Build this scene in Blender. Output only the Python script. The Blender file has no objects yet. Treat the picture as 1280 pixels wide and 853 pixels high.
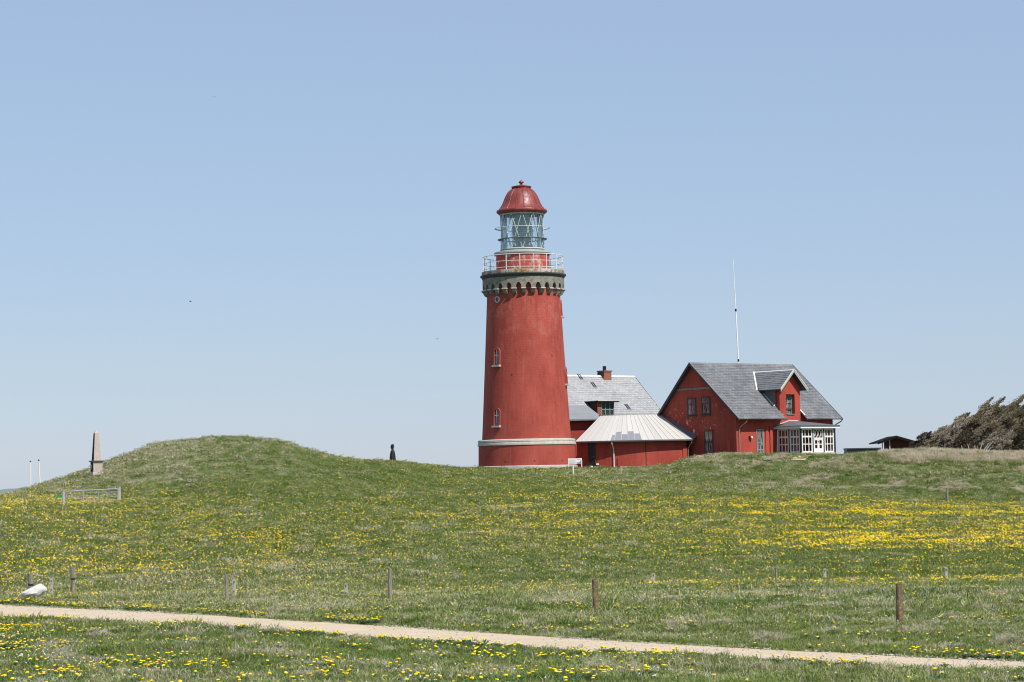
import bpy, bmesh, math, random
import numpy as np
from mathutils import Vector, Matrix
random.seed(7); rng = np.random.default_rng(7)
SC = bpy.context.scene
COL = SC.collection
R_ = math.radians

# ---------------------------------------------------------------- camera
FPX = 3000.0; ROLL = R_(1.2); PITCH = math.atan(173.5 / FPX)
cf = np.array([0, math.cos(PITCH), math.sin(PITCH)])
cu0 = np.array([0, -math.sin(PITCH), math.cos(PITCH)]); cr0 = np.array([1., 0, 0])
CR = cr0 * math.cos(ROLL) - cu0 * math.sin(ROLL)
CU = cu0 * math.cos(ROLL) + cr0 * math.sin(ROLL)
cd = bpy.data.cameras.new('camera'); cam = bpy.data.objects.new('camera', cd); COL.objects.link(cam)
cd.sensor_width = 36; cd.lens = 36 * FPX / 1280; cd.clip_start = 0.5; cd.clip_end = 80000
m = Matrix.Identity(4)
for i in range(3):
    m[i][0] = CR[i]; m[i][1] = CU[i]; m[i][2] = -cf[i]
cam.matrix_world = m
SC.camera = cam
def at(px, py, d):
    v = cf * FPX + CR * (px - 640) + CU * (426.5 - py)
    return v * (d / v[1])
def proj(P):
    P = np.asarray(P, float); k = FPX / (P @ cf)
    return 640 + (P @ CR) * k, 426.5 - (P @ CU) * k

# ---------------------------------------------------------------- world and sun
SUN_AZ, SUN_EL = 41, 50          # degrees to the right of the way back to the camera, height
SC.cycles.filter_width = 1.1
SC.view_settings.view_transform = 'Standard'; SC.view_settings.look = 'None'
SC.view_settings.exposure = 0.08; SC.view_settings.gamma = 1
w = bpy.data.worlds.new('World'); SC.world = w; w.use_nodes = True
nt = w.node_tree; nt.nodes.clear()
sky = nt.nodes.new('ShaderNodeTexSky'); sky.sky_type = 'NISHITA'; sky.sun_disc = False
sdir = Vector((math.sin(R_(SUN_AZ)) * math.cos(R_(SUN_EL)), -math.cos(R_(SUN_AZ)) * math.cos(R_(SUN_EL)), math.sin(R_(SUN_EL))))
sky.sun_elevation = R_(SUN_EL); sky.sun_rotation = math.atan2(sdir.x, sdir.y)
sky.altitude = 0; sky.air_density = 1.0; sky.dust_density = .2; sky.ozone_density = 2.0
bg = nt.nodes.new('ShaderNodeBackground'); bg.inputs[1].default_value = 0.089
wo = nt.nodes.new('ShaderNodeOutputWorld')
veil = nt.nodes.new('ShaderNodeMix'); veil.data_type = 'RGBA'; veil.inputs[0].default_value = .60      # thin even high haze over the whole sky
veil.inputs[7].default_value = (4.75, 6.2, 8.9, 1)
nt.links.new(sky.outputs[0], veil.inputs[6]); nt.links.new(veil.outputs[2], bg.inputs[0])
nt.links.new(bg.outputs[0], wo.inputs[0])
sl = bpy.data.lights.new('sun', 'SUN'); sl.energy = 5.0; sl.angle = R_(0.53); sl.color = (1, .955, .89)
so = bpy.data.objects.new('sun', sl); COL.objects.link(so)
so.rotation_euler = sdir.to_track_quat('Z', 'Y').to_euler()

# ---------------------------------------------------------------- materials
MATS = {}
class NT:
    def __init__(s, name):
        s.m = bpy.data.materials.new(name); s.m.use_nodes = True; s.t = s.m.node_tree; s.t.nodes.clear()
        s.out = s.n('OutputMaterial')
    def n(s, kind, **kw):
        nd = s.t.nodes.new('ShaderNode' + kind)
        for k, v in kw.items(): setattr(nd, k, v)
        return nd
    def l(s, a, b): s.t.links.new(a, b)
    def set(s, sock, v):
        if hasattr(v, 'is_linked'): s.l(v, sock)
        elif isinstance(v, (tuple, list)): sock.default_value = tuple(v) + ((1,) if len(v) == 3 and len(sock.default_value) == 4 else ())
        else: sock.default_value = v
    def coord(s, k='Object'):
        if k == 'World': return s.n('NewGeometry').outputs['Position']
        return s.n('TexCoord').outputs[k]
    def scale(s, v, sc):
        mp = s.n('Mapping'); s.l(v, mp.inputs['Vector']); mp.inputs['Scale'].default_value = sc; return mp.outputs[0]
    def noise(s, v, sc, det=4, ro=.55, dist=0):
        nd = s.n('TexNoise'); s.l(v, nd.inputs['Vector']); nd.inputs['Scale'].default_value = sc
        nd.inputs['Detail'].default_value = det; nd.inputs['Roughness'].default_value = ro; nd.inputs['Distortion'].default_value = dist
        return nd.outputs['Fac']
    def ramp(s, f, a, b, interp='LINEAR'):
        nd = s.n('MapRange'); s.set(nd.inputs[0], f); nd.inputs[1].default_value = a; nd.inputs[2].default_value = b
        if interp != 'LINEAR': nd.interpolation_type = interp
        return nd.outputs[0]
    def mix(s, f, a, b, mode='MIX'):
        nd = s.n('Mix', data_type='RGBA', blend_type=mode)
        s.set(nd.inputs[0], f); s.set(nd.inputs[6], a); s.set(nd.inputs[7], b); return nd.outputs[2]
    def math(s, op, a, b=0.0):
        nd = s.n('Math', operation=op); s.set(nd.inputs[0], a); s.set(nd.inputs[1], b); return nd.outputs[0]
    def bump(s, h, st, dist=.02):
        nd = s.n('Bump'); s.l(h, nd.inputs['Height']); nd.inputs['Strength'].default_value = st; nd.inputs['Distance'].default_value = dist
        return nd.outputs[0]
    def prin(s, col, rough=.7, metal=0, spec=.4, normal=None):
        p = s.n('BsdfPrincipled'); s.set(p.inputs['Base Color'], col); s.set(p.inputs['Roughness'], rough)
        s.set(p.inputs['Metallic'], metal); s.set(p.inputs['Specular IOR Level'], spec)
        if normal is not None: s.l(normal, p.inputs['Normal'])
        return p.outputs[0]
    def done(s, sh): s.l(sh, s.out.inputs[0]); MATS[s.m.name] = s.m; return s.m

def plain(name, col, rough=.6, metal=0, var=.12, sc=6, bump=.15, spec=.4):
    N = NT(name); c = N.coord(); f = N.noise(c, sc, 5)
    dk = tuple(v * (1 - var) for v in col); lt = tuple(min(1, v * (1 + var)) for v in col)
    return N.done(N.prin(N.mix(f, dk, lt), rough, metal, spec, N.bump(N.noise(c, sc * 5, 3), bump, .01)))

def red_paint(name, col, pale=.25, peel=None, brick=True):
    N = NT(name); c = N.coord()
    big = N.noise(N.scale(c, (1, 1, .55)), .45, 6, .6); fine = N.noise(c, 5, 6, .65)
    dk = tuple(v * .80 for v in col); lt = (col[0] * 1.12, col[1] * 1.35, col[2] * 1.35)
    a = N.mix(N.ramp(big, .35, .65), dk, lt)
    a = N.mix(N.math('MULTIPLY', N.ramp(fine, .45, .8), .45), a, (col[0] * 1.05, col[1] * 1.9, col[2] * 2.0))
    if name == 'tower_red':
        sp = N.n('SeparateXYZ'); N.l(c, sp.inputs[0]); hi = N.math('ADD', N.ramp(sp.outputs[2], 8.5, 15.5), .12)
        a = N.mix(N.math('MULTIPLY', N.math('MULTIPLY', hi, N.ramp(N.noise(c, .9, 7, .72), .50, .66)), .34), a, (.50, .24, .19))
        a = N.mix(N.math('MULTIPLY', N.ramp(N.noise(N.scale(c, (1, 1, 4)), 1.3, 5, .7), .56, .72), .30), a, (.22, .035, .025))
    drip = N.noise(N.scale(c, (3, 3, .25)), 1.2, 5, .6)
    drk = N.noise(N.scale(c, (2.2, 2.2, .16)), 1.6, 5, .65)
    a = N.mix(N.math('MULTIPLY', N.ramp(drk, .50, .72), .42), a, tuple(v * .52 for v in col))
    a = N.mix(N.math('MULTIPLY', N.ramp(drip, .55, .75), pale * .45), a, (.5, .3, .25))
    if peel:
        x0, x1, z0, z1, amount = peel
        sep = N.n('SeparateXYZ'); N.l(c, sep.inputs[0])
        ch = N.noise(c, 2.6, 7, .72); reg = N.noise(c, .55, 2)
        msk = N.math('MULTIPLY', N.ramp(sep.outputs[2], z0, z0 + .8), N.math('SUBTRACT', 1.0, N.ramp(sep.outputs[2], z1 - .8, z1)))
        f = N.math('MULTIPLY', N.ramp(ch, amount, amount + .02), N.math('MULTIPLY', msk, N.ramp(reg, .46, .54)))
        a = N.mix(f, a, (.55, .47, .42))
    h = N.noise(c, 22, 3)
    if brick:
        b = N.n('TexWave', wave_type='BANDS', bands_direction='Z'); N.l(c, b.inputs[0]); b.inputs['Scale'].default_value = 2.1; b.inputs['Distortion'].default_value = .6
        h = N.math('ADD', h, N.math('MULTIPLY', b.outputs['Fac'], .35))
    return N.done(N.prin(a, .82, 0, .25, N.bump(h, .35, .015)))

RED = (.34, .050, .034)
red_paint('tower_red', (.355, .056, .040), .30)
red_paint('gable_red_shade', (.315, .050, .034), .12, peel=(0, 1, 1.6, 5.2, .585))  # house paint darkened: part of the gable's shade sits in the colour
red_paint('house_red', (.385, .054, .036), .22)
red_paint('annex_red', (.36, .050, .035), .20)
def drum():
    N = NT('drum_red'); c = N.coord()
    f = N.ramp(N.noise(N.scale(c, (1, 1, .6)), 1.7, 7, .7), .52, .68)
    N.done(N.prin(N.mix(f, (.36, .075, .055), (.60, .47, .42)), .8, 0, .25, N.bump(N.noise(c, 20), .3)))
drum()
def stone(name, col, col2, sc=3, rough=.85):
    N = NT(name); c = N.coord()
    a = N.mix(N.ramp(N.noise(c, sc, 7, .7), .3, .7), col2, col)
    a = N.mix(N.math('MULTIPLY', N.ramp(N.noise(c, sc * 6, 4, .7), .5, .8), .5), a, (.12, .12, .10))
    N.done(N.prin(a, rough, 0, .2, N.bump(N.noise(c, sc * 8, 5), .5, .02)))
stone('granite', (.31, .295, .25), (.12, .12, .105)); stone('pale_stone', (.58, .54, .48), (.40, .37, .33))
stone('pink_granite', (.52, .43, .38), (.40, .33, .29), 6); stone('boulder_stone', (.70, .685, .65), (.52, .50, .47), 5)
stone('lens_base', (.5, .5, .48), (.4, .4, .38))
def rust():
    N = NT('rusty_rim'); c = N.coord()
    f = N.ramp(N.noise(c, 1.3, 6, .7), .42, .58); g = N.noise(N.scale(c, (4, 4, .5)), 2, 4)
    a = N.mix(f, (.55, .52, .47), (.32, .16, .06)); a = N.mix(N.ramp(g, .55, .75), a, (.10, .08, .06))
    N.done(N.prin(a, .8, 0, .3, N.bump(g, .3)))
rust()
plain('rim_dark', (.05, .055, .05), .6, 0, .4); plain('white_paint', (.72, .71, .68), .45, 0, .06, 8, .08)
plain('rail_paint', (.66, .67, .67), .5, 0, .2, 6); plain('hoop_paint', (.13, .17, .17), .45, 0, .2)
plain('lattice_paint', (.48, .54, .51), .4, 0, .25); plain('ledge_paint', (.36, .37, .35), .5, 0, .2, 2)
plain('dark_green_paint', (.022, .034, .034), .45, 0, .3); plain('teal_paint', (.19, .28, .26), .5, 0, .25)
plain('dark_paint', (.022, .022, .024), .5, 0, .3); plain('barge_paint', (.045, .05, .056), .55, 0, .25)
plain('pale_flashing', (.62, .60, .57), .5, 0, .15); plain('lead', (.115, .122, .134), .6, 0, .25, 1.5)
plain('lead_light', (.23, .245, .262), .6, 0, .2, 1.2); plain('zinc', (.30, .30, .30), .45, .5, .2, 3)
plain('green_grey_trim', (.34, .37, .33), .5, 0, .15); plain('brick', (.25, .095, .06), .85, 0, .3, 8)
plain('black_stone', (.012, .014, .016), .7, 0, .3); plain('cloak_black', (.010, .011, .018), .6, 0, .3)
plain('galvanised', (.42, .43, .43), .45, .4, .2); plain('green_plastic', (.02, .30, .14), .5)
plain('wire_metal', (.30, .30, .29), .5, .3); plain('curtain', (.45, .18, .15), .9); plain('curtain_white', (.6, .58, .54), .9)
plain('antenna_white', (.78, .79, .78), .4, 0, .05); plain('tar_roof', (.012, .012, .013), .95, 0, .3, spec=.1)
plain('interior', (.05, .035, .03), .9); plain('shed_red', (.05, .012, .010), .9, 0, .3); plain('chimney_pot', (.012, .012, .012), .6)
plain('lettering', (.12, .11, .10), .7)
def dome():
    N = NT('dome_red'); c = N.coord()
    a = N.mix(N.ramp(N.noise(N.scale(c, (1.5, 1.5, .5)), 1.5, 6, .65), .35, .7), (.15, .022, .016), (.28, .048, .034))
    N.done(N.prin(a, N.ramp(N.noise(c, 3, 4), -.15, 1.25), 0, .6, N.bump(N.noise(c, 5), .12)))
dome()
def wood(name, col, col2, lich=None):
    N = NT(name); c = N.coord()
    g = N.noise(N.scale(c, (14, 14, 1.2)), 2, 5, .65); a = N.mix(N.ramp(g, .3, .7), col2, col)
    if lich:
        a = N.mix(N.ramp(N.noise(c, 11, 6, .75), .47, .60), a, lich); a = N.mix(N.ramp(N.noise(c, 17, 5, .7), .56, .64), a, (.38, .35, .22))
    N.done(N.prin(a, .9, 0, .15, N.bump(g, .8, .02)))
wood('grey_wood', (.33, .295, .24), (.13, .115, .095)); wood('lichen_wood', (.17, .13, .10), (.06, .048, .036), (.30, .17, .055))
wood('pale_wood', (.55, .51, .44), (.32, .29, .25))
def islands(name, cols, rough=.6, metal=0, streak=0.0, obj=False):
    N = NT(name); c = N.coord()
    r = N.n('ObjectInfo').outputs['Random'] if obj else N.n('NewGeometry').outputs['Random Per Island']
    cr = N.n('ValToRGB'); N.l(r, cr.inputs[0]); e = cr.color_ramp.elements
    e[0].color = (*cols[0], 1); e[-1].color = (*cols[-1], 1)
    for i, cc in enumerate(cols[1:-1]): x = e.new((i + 1) / (len(cols) - 1)); x.color = (*cc, 1)
    a = cr.outputs[0]
    if streak:
        a = N.mix(N.math('MULTIPLY', N.ramp(N.noise(c, .5, 6, .7), .40, .70), streak), a, (.52, .51, .49))
        a = N.mix(N.math('MULTIPLY', N.ramp(N.noise(c, 2.2, 6, .7), .55, .75), streak * .6), a, (.08, .08, .08))
    return N.done(N.prin(a, rough, metal, .35, N.bump(N.noise(c, 25, 3), .2, .01)))
islands('slate_dark', [(.115, .118, .124), (.15, .152, .158), (.13, .134, .14), (.175, .177, .182), (.122, .124, .13)], .5, 0, .22)
islands('slate_pale', [(.27, .27, .275), (.36, .36, .36), (.31, .31, .315), (.38, .38, .38)], .6, 0, .18)
islands('roof_cream', [(.46, .44, .40), (.53, .51, .475), (.50, .475, .435), (.555, .54, .51)], .5, 0, .15, True)
islands('roof_grey_sheet', [(.28, .29, .305), (.33, .335, .345)], .45, .3, .1, True)

def glass():
    N = NT('thin_glass'); tr = N.n('BsdfTransparent'); gl = N.n('BsdfGlossy'); gl.inputs['Roughness'].default_value = .04
    gl.inputs['Color'].default_value = (.85, .93, .95, 1)
    tr.inputs['Color'].default_value = (.92, .96, .95, 1)
    lw = N.n('LayerWeight'); lw.inputs[0].default_value = .35
    mx = N.n('MixShader'); N.l(N.ramp(lw.outputs['Fresnel'], -.10, 1.1), mx.inputs[0]); N.l(tr.outputs[0], mx.inputs[1]); N.l(gl.outputs[0], mx.inputs[2])
    N.done(mx.outputs[0])
    N = NT('window_glass'); c = N.coord()
    N.done(N.prin(N.mix(N.noise(c, .8, 2), (.02, .025, .03), (.07, .08, .085)), .06, 0, .8, N.bump(N.noise(c, 1.5, 2), .15, .03)))
    N = NT('curtained_glass'); c = N.coord(); rr = N.n('ObjectInfo').outputs['Random']
    N.done(N.prin(N.mix(N.ramp(N.noise(N.scale(c, (3, 3, .6)), 2.5, 3), .4, .6), (.05, .04, .04), N.mix(N.ramp(rr, .35, .65), (.30, .16, .14), (.30, .31, .31))), .12, 0, .8))
    N = NT('lens_glass'); p = N.n('BsdfPrincipled'); p.inputs['Base Color'].default_value = (.42, .52, .48, 1); p.inputs['Roughness'].default_value = .2
    p.inputs['Metallic'].default_value = .15; p.inputs['Specular IOR Level'].default_value = .9; N.done(p.outputs[0])
glass()
def gravel():
    N = NT('gravel'); c = N.coord('World')
    v = N.n('TexVoronoi'); N.l(c, v.inputs['Vector']); v.inputs['Scale'].default_value = 16
    a = N.mix(N.ramp(N.noise(c, .7, 6, .6), .35, .7), (.48, .37, .245), (.575, .46, .32))
    a = N.mix(N.ramp(N.noise(c, 9, 5, .8), .5, .75), a, (.34, .26, .19))
    a = N.mix(N.math('MULTIPLY', v.outputs['Distance'], .5), a, (.64, .545, .41))
    N.done(N.prin(a, .95, 0, .1, N.bump(v.outputs['Distance'], .6, .02)))
gravel()
def sea():
    N = NT('sea_water'); c = N.coord('World')
    N.done(N.prin((.07, .09, .16), .5, 0, .5, N.bump(N.noise(c, .05, 4), .4, 2)))
    plain('far_land', (.16, .20, .17), .95, 0, .3, .004, 0)
sea()

def grass_colour(N, dry, rnd):
    """one colour field for the ground and for every blade: greens, olive, tan and grey by place"""
    c = N.coord('World')
    n1 = N.noise(c, .16, 5, .6); n2 = N.noise(c, .9, 5, .65); n3 = N.noise(c, 4.5, 4, .7)
    g = N.mix(N.ramp(n1, .35, .65), (.080, .130, .030), (.132, .172, .048))
    g = N.mix(N.ramp(n2, .40, .66), g, (.195, .208, .092))
    g = N.mix(N.ramp(n3, .50, .75), g, (.036, .064, .012))
    tan = N.mix(N.ramp(n3, .35, .65), (.32, .285, .19), (.54, .485, .36))
    tan = N.mix(N.ramp(n2, .45, .62), tan, (.26, .255, .15))
    k = N.math('ADD', dry, N.math('MULTIPLY', N.math('SUBTRACT', n2, .5), 2.4))
    k = N.math('ADD', k, N.math('MULTIPLY', N.math('SUBTRACT', n3, .5), 1.5))
    if rnd is not None: k = N.math('ADD', k, N.math('MULTIPLY', N.math('SUBTRACT', rnd, .5), .7))
    return N.mix(N.ramp(k, .47, .92), g, tan)
def grass_mats():
    N = NT('grass_ground'); at_ = N.n('Attribute'); at_.attribute_name = 'dry'
    a = grass_colour(N, at_.outputs['Fac'], None); c = N.coord('World')
    a = N.mix(1.0, a, (.88, .86, .84), 'MULTIPLY')
    soil = N.math('MULTIPLY', N.ramp(N.noise(c, .55, 5, .65, .6), .66, .72), .8)
    a = N.mix(soil, a, (.29, .25, .205))
    N.done(N.prin(a, .95, 0, .08, N.bump(N.noise(c, 9, 6, .75), 1.0, .10)))
    for nm, flat in (('grass_blade', 0), ('dry_blade', 1)):
        N = NT(nm); at_ = N.n('Attribute'); at_.attribute_name = 'dry'; at_.attribute_type = 'INSTANCER'
        r = N.n('NewGeometry').outputs['Random Per Island']
        a = grass_colour(N, at_.outputs['Fac'], r)
        a = N.mix(r, a, (2.3, 2.2, 2.0), 'MULTIPLY') if not flat else N.mix(N.ramp(r, .0, 1), a, (.74, .67, .50))
        d = N.n('BsdfDiffuse'); N.l(a, d.inputs[0]); t = N.n('BsdfTranslucent'); N.l(a, t.inputs[0])
        mx = N.n('MixShader'); mx.inputs[0].default_value = .42; N.l(d.outputs[0], mx.inputs[1]); N.l(t.outputs[0], mx.inputs[2]); N.done(mx.outputs[0])
    N = NT('dandelion_leaf'); r = N.n('NewGeometry').outputs['Random Per Island']
    N.done(N.prin(N.mix(r, (.022, .055, .012), (.06, .12, .025)), .6, 0, .3))
    N = NT('dandelion_yellow'); r = N.n('ObjectInfo').outputs['Random']
    N.done(N.prin(N.mix(r, (.95, .58, .01), (.90, .70, .03)), .8, 0, .1))
    plain('daisy_white', (.82, .82, .80), .8, 0, .05)
grass_mats()
def tree_mats():
    for nm, cs in (('foliage_brown', [(.20, .155, .09), (.28, .21, .13), (.14, .13, .07), (.36, .30, .21), (.09, .08, .045)]),
                   ('foliage_olive', [(.15, .14, .05), (.22, .18, .08), (.10, .10, .045), (.28, .22, .12)]),
                   ('foliage_grey', [(.27, .25, .21), (.36, .33, .29), (.19, .17, .14), (.42, .39, .34)]),
                   ('foliage_dark', [(.06, .058, .036), (.11, .095, .06), (.15, .125, .08), (.075, .075, .045)])):
        N = NT(nm); cr = N.n('ValToRGB'); N.l(N.n('NewGeometry').outputs['Random Per Island'], cr.inputs[0]); e = cr.color_ramp.elements
        e[0].color = (*cs[0], 1); e[-1].color = (*cs[-1], 1)
        for i, cc in enumerate(cs[1:-1]): x = e.new((i + 1) / (len(cs) - 1)); x.color = (*cc, 1)
        big = N.noise(N.coord('World'), .8, 3)
        a = N.mix(.5, cr.outputs[0], N.mix(N.ramp(big, .35, .65), (.28, .24, .165), (.58, .50, .36)))
        if nm == 'foliage_dark': a = cr.outputs[0]
        d = N.n('BsdfDiffuse'); N.l(a, d.inputs[0]); t = N.n('BsdfTranslucent'); N.l(a, t.inputs[0])
        mx = N.n('MixShader'); mx.inputs[0].default_value = .4; N.l(d.outputs[0], mx.inputs[1]); N.l(t.outputs[0], mx.inputs[2]); N.done(mx.outputs[0])
    N = NT('straw_blade'); rr = N.n('NewGeometry').outputs['Random Per Island']
    a = N.mix(rr, (.46, .385, .27), (.78, .69, .53)); a = N.mix(N.ramp(N.noise(N.coord('World'), .7, 4), .5, .7), a, (.30, .31, .15))
    d = N.n('BsdfDiffuse'); N.l(a, d.inputs[0]); t = N.n('BsdfTranslucent'); N.l(a, t.inputs[0])
    mx = N.n('MixShader'); mx.inputs[0].default_value = .45; N.l(d.outputs[0], mx.inputs[1]); N.l(t.outputs[0], mx.inputs[2]); N.done(mx.outputs[0])
    plain('bark', (.11, .085, .065), .9, 0, .3); plain('dead_wood', (.50, .46, .40), .9, 0, .2)
tree_mats()

# ---------------------------------------------------------------- mesh builders
class MB:
    def __init__(s): s.v = []; s.f = []; s.sm = []
    def quad(s, a, b, c, d, sm=False):
        i = len(s.v); s.v += [tuple(a), tuple(b), tuple(c), tuple(d)]; s.f.append((i, i + 1, i + 2, i + 3)); s.sm.append(sm)
    def poly(s, pts, sm=False):
        i = len(s.v); s.v += [tuple(p) for p in pts]; s.f.append(tuple(range(i, i + len(pts)))); s.sm.append(sm)
    def box(s, x0, x1, y0, y1, z0, z1, T=None):
        p = [(x, y, z) for z in (z0, z1) for y in (y0, y1) for x in (x0, x1)]
        if T is not None: p = [T(q) for q in p]
        i = len(s.v); s.v += p
        for f in ((0, 2, 3, 1), (4, 5, 7, 6), (0, 1, 5, 4), (2, 6, 7, 3), (0, 4, 6, 2), (1, 3, 7, 5)):
            s.f.append(tuple(i + k for k in f)); s.sm.append(False)
        return s
    def prism(s, pts, d):
        """closed outline PTS swept by the vector D"""
        n = len(pts); i = len(s.v); d = Vector(d); s.v += [tuple(Vector(p)) for p in pts] + [tuple(Vector(p) + d) for p in pts]
        s.f.append(tuple(i + k for k in range(n))[::-1]); s.f.append(tuple(i + n + k for k in range(n))); s.sm += [False] * 2
        for k in range(n):
            s.f.append((i + k, i + (k + 1) % n, i + n + (k + 1) % n, i + n + k)); s.sm.append(False)
        return s
    def tube(s, pts, r, n=8, closed=False, cap=True):
        pts = [Vector(p) for p in pts]; rs = r if isinstance(r, (list, tuple)) else [r] * len(pts)
        base = len(s.v); N = len(pts); prev = None
        for k, p in enumerate(pts):
            if closed: t = pts[(k + 1) % N] - pts[k - 1]
            else: t = pts[min(k + 1, N - 1)] - pts[max(k - 1, 0)]
            t.normalize()
            ref = Vector((0, 0, 1)) if abs(t.z) < .9 else Vector((1, 0, 0))
            a = t.cross(ref).normalized(); b = t.cross(a).normalized()
            for j in range(n):
                q = 2 * math.pi * j / n; s.v.append(tuple(p + (a * math.cos(q) + b * math.sin(q)) * rs[k]))
        for k in range(N if closed else N - 1):
            for j in range(n):
                A = base + k * n; B = base + ((k + 1) % N) * n
                s.f.append((A + j, A + (j + 1) % n, B + (j + 1) % n, B + j)); s.sm.append(n > 5)
        if cap and not closed:
            s.f.append(tuple(base + j for j in range(n))[::-1]); s.f.append(tuple(base + (N - 1) * n + j for j in range(n))); s.sm += [False] * 2
        return s
    def lathe(s, prof, n=64, a0=0, a1=2 * math.pi, c=(0, 0), sm=True):
        full = abs(a1 - a0 - 2 * math.pi) < 1e-6; m_ = n if full else n + 1; i = len(s.v)
        for r, z in prof:
            for k in range(m_):
                t = a0 + (a1 - a0) * k / n; s.v.append((c[0] + r * math.cos(t), c[1] + r * math.sin(t), z))
        for q in range(len(prof) - 1):
            for k in range(n):
                k2 = (k + 1) % m_ if full else k + 1
                s.f.append((i + q * m_ + k, i + q * m_ + k2, i + (q + 1) * m_ + k2, i + (q + 1) * m_ + k)); s.sm.append(sm)
        return s
    def mesh(s, name, mat, sharp=35, smooth=None):
        me = bpy.data.meshes.new(name); me.from_pydata(s.v, [], s.f)
        me.polygons.foreach_set('use_smooth', s.sm if smooth is None else [smooth] * len(s.f))
        me.materials.append(MATS[mat]); me.update()
        if any(s.sm) or smooth: me.set_sharp_from_angle(angle=R_(sharp))
        return me
    def build(s, name, mat, parent=None, loc=None, **kw):
        return put(name, s.mesh(name, mat, **kw), parent, loc)
def put(name, me, parent=None, loc=None, rz=None):
    o = bpy.data.objects.new(name, me); COL.objects.link(o)
    if parent: o.parent = parent
    if loc is not None: o.location = loc
    if rz is not None: o.rotation_euler = (0, 0, rz)
    return o
def tag(o, label=None, cat=None, group=None, kind=None):
    for k, v in (('label', label), ('category', cat), ('group', group), ('kind', kind)):
        if v: o[k] = v
    return o
def empty(name, loc, rz=0, label=None, cat=None, group=None):
    o = bpy.data.objects.new(name, None); COL.objects.link(o); o.location = loc; o.rotation_euler = (0, 0, rz); o.empty_display_size = .3
    return tag(o, label, cat, group)

# ---------------------------------------------------------------- value noise
_T = rng.random((256, 256))
def vnoise(x, y):
    xi = np.floor(x).astype(int); yi = np.floor(y).astype(int); fx = x - xi; fy = y - yi
    fx = fx * fx * (3 - 2 * fx); fy = fy * fy * (3 - 2 * fy)
    g = lambda a, b: _T[a & 255, b & 255]
    return (g(xi, yi) * (1 - fx) + g(xi + 1, yi) * fx) * (1 - fy) + (g(xi, yi + 1) * (1 - fx) + g(xi + 1, yi + 1) * fx) * fy
def fbm(x, y, s, o=4):
    t = 0; a = 1; n = 0
    for k in range(o): t = t + a * vnoise(x * s + 17.3 * k, y * s + 5.1 * k); n += a; a *= .5; s *= 2.07
    return t / n

# ---------------------------------------------------------------- terrain
PXS = [-400, -150, 0, 60, 120, 200, 281, 340, 380, 420, 490, 560, 640, 720, 800, 838, 862, 900, 960, 1056, 1100, 1184, 1280, 1450, 1900]
FAR_D = [150, 168, 180, 190, 203, 215]
FAR_Y = {-400: (642, 630, 628, 628, 632, 640), -150: (642, 628, 625, 625, 630, 638), 0: (641, 628, 621.5, 623, 630, 640),
 60: (641, 625, 611, 604.3, 613.8, 625), 120: (640, 624, 594.5, 582.3, 589.8, 610), 200: (641, 619, 573, 550.3, 563.8, 590), 281: (641, 612, 569, 545.8, 557.8, 585),
 340: (640, 607, 572, 547.8, 559.8, 585), 380: (640, 606, 585, 561.8, 567.8, 585), 420: (641, 607, 591, 574.3, 574.3, 585), 490: (643, 612, 596, 583, 579, 581),
 560: (645, 618, 602, 594, 587, 586), 640: (646, 620, 607, 599, 591, 587), 720: (646, 620, 607, 598, 589, 585.5), 800: (647, 621, 609, 600, 589, 584.5),
 838: (648, 623, 611, 600, 585, 583.5), 862: (648, 624, 611, 600, 572.5, 572), 900: (648, 625, 612, 596, 569, 570), 960: (649, 627, 615, 600, 570.5, 571),
 1056: (650, 630, 619, 606, 570.5, 571), 1100: (651, 632, 621, 605, 566, 567), 1184: (653, 635, 628, 606, 567, 569), 1280: (654, 637, 629, 608, 570, 572),
 1450: (656, 640, 632, 609, 572.5, 573), 1900: (656, 640, 632, 609, 572.5, 573)}
GU = np.arange(-1100, 1300, 6.0); GD = np.arange(-160, 420, .75)
def make_grid():
    cols = []
    for p in PXS:
        r = min(1, max(0, (p - 500) / 400))                   # 0 on the left, 1 on the right: the fold behind the crest is deeper there
        ds = [-160, 0, 20, 33, 44, 56, 78, 90, 97, 105, 118]
        zs = [-2.6, -2.1, -2.45, -2.95, -3.45, -3.75, -4.08, -4.30 + .02 * r, -4.46 + .04 * r, -4.72 - .12 * r, -4.3]
        y = FAR_Y[p]
        for d, Y in zip(FAR_D, y): ds.append(d); zs.append(at(p, Y, d)[2])
        z215 = zs[-1]
        ds += [240, 262, 290, 330, 420]; zs += [z215 - (0 if p > 600 else 1.5), z215 - (1 if p > 600 else 4), -14, -42, -48]
        cols.append(np.interp(GD, ds, zs))
    cols = np.array(cols); g = np.empty((len(GU), len(GD)))
    for j in range(len(GD)): g[:, j] = np.interp(GU, np.array(PXS) - 640, cols[:, j])
    def sm(a, s, ax):
        k = np.exp(-.5 * (np.arange(-int(3 * s), int(3 * s) + 1) / s) ** 2); k /= k.sum(); h = len(k) // 2
        pad = [(0, 0), (0, 0)]; pad[ax] = (h, h); b = np.pad(a, pad, mode='edge')
        return np.apply_along_axis(lambda v: np.convolve(v, k, 'valid'), ax, b)
    return sm(sm(g, 2.0, 1), 1.2, 0)
GRID = make_grid()
PATH = None
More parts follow.
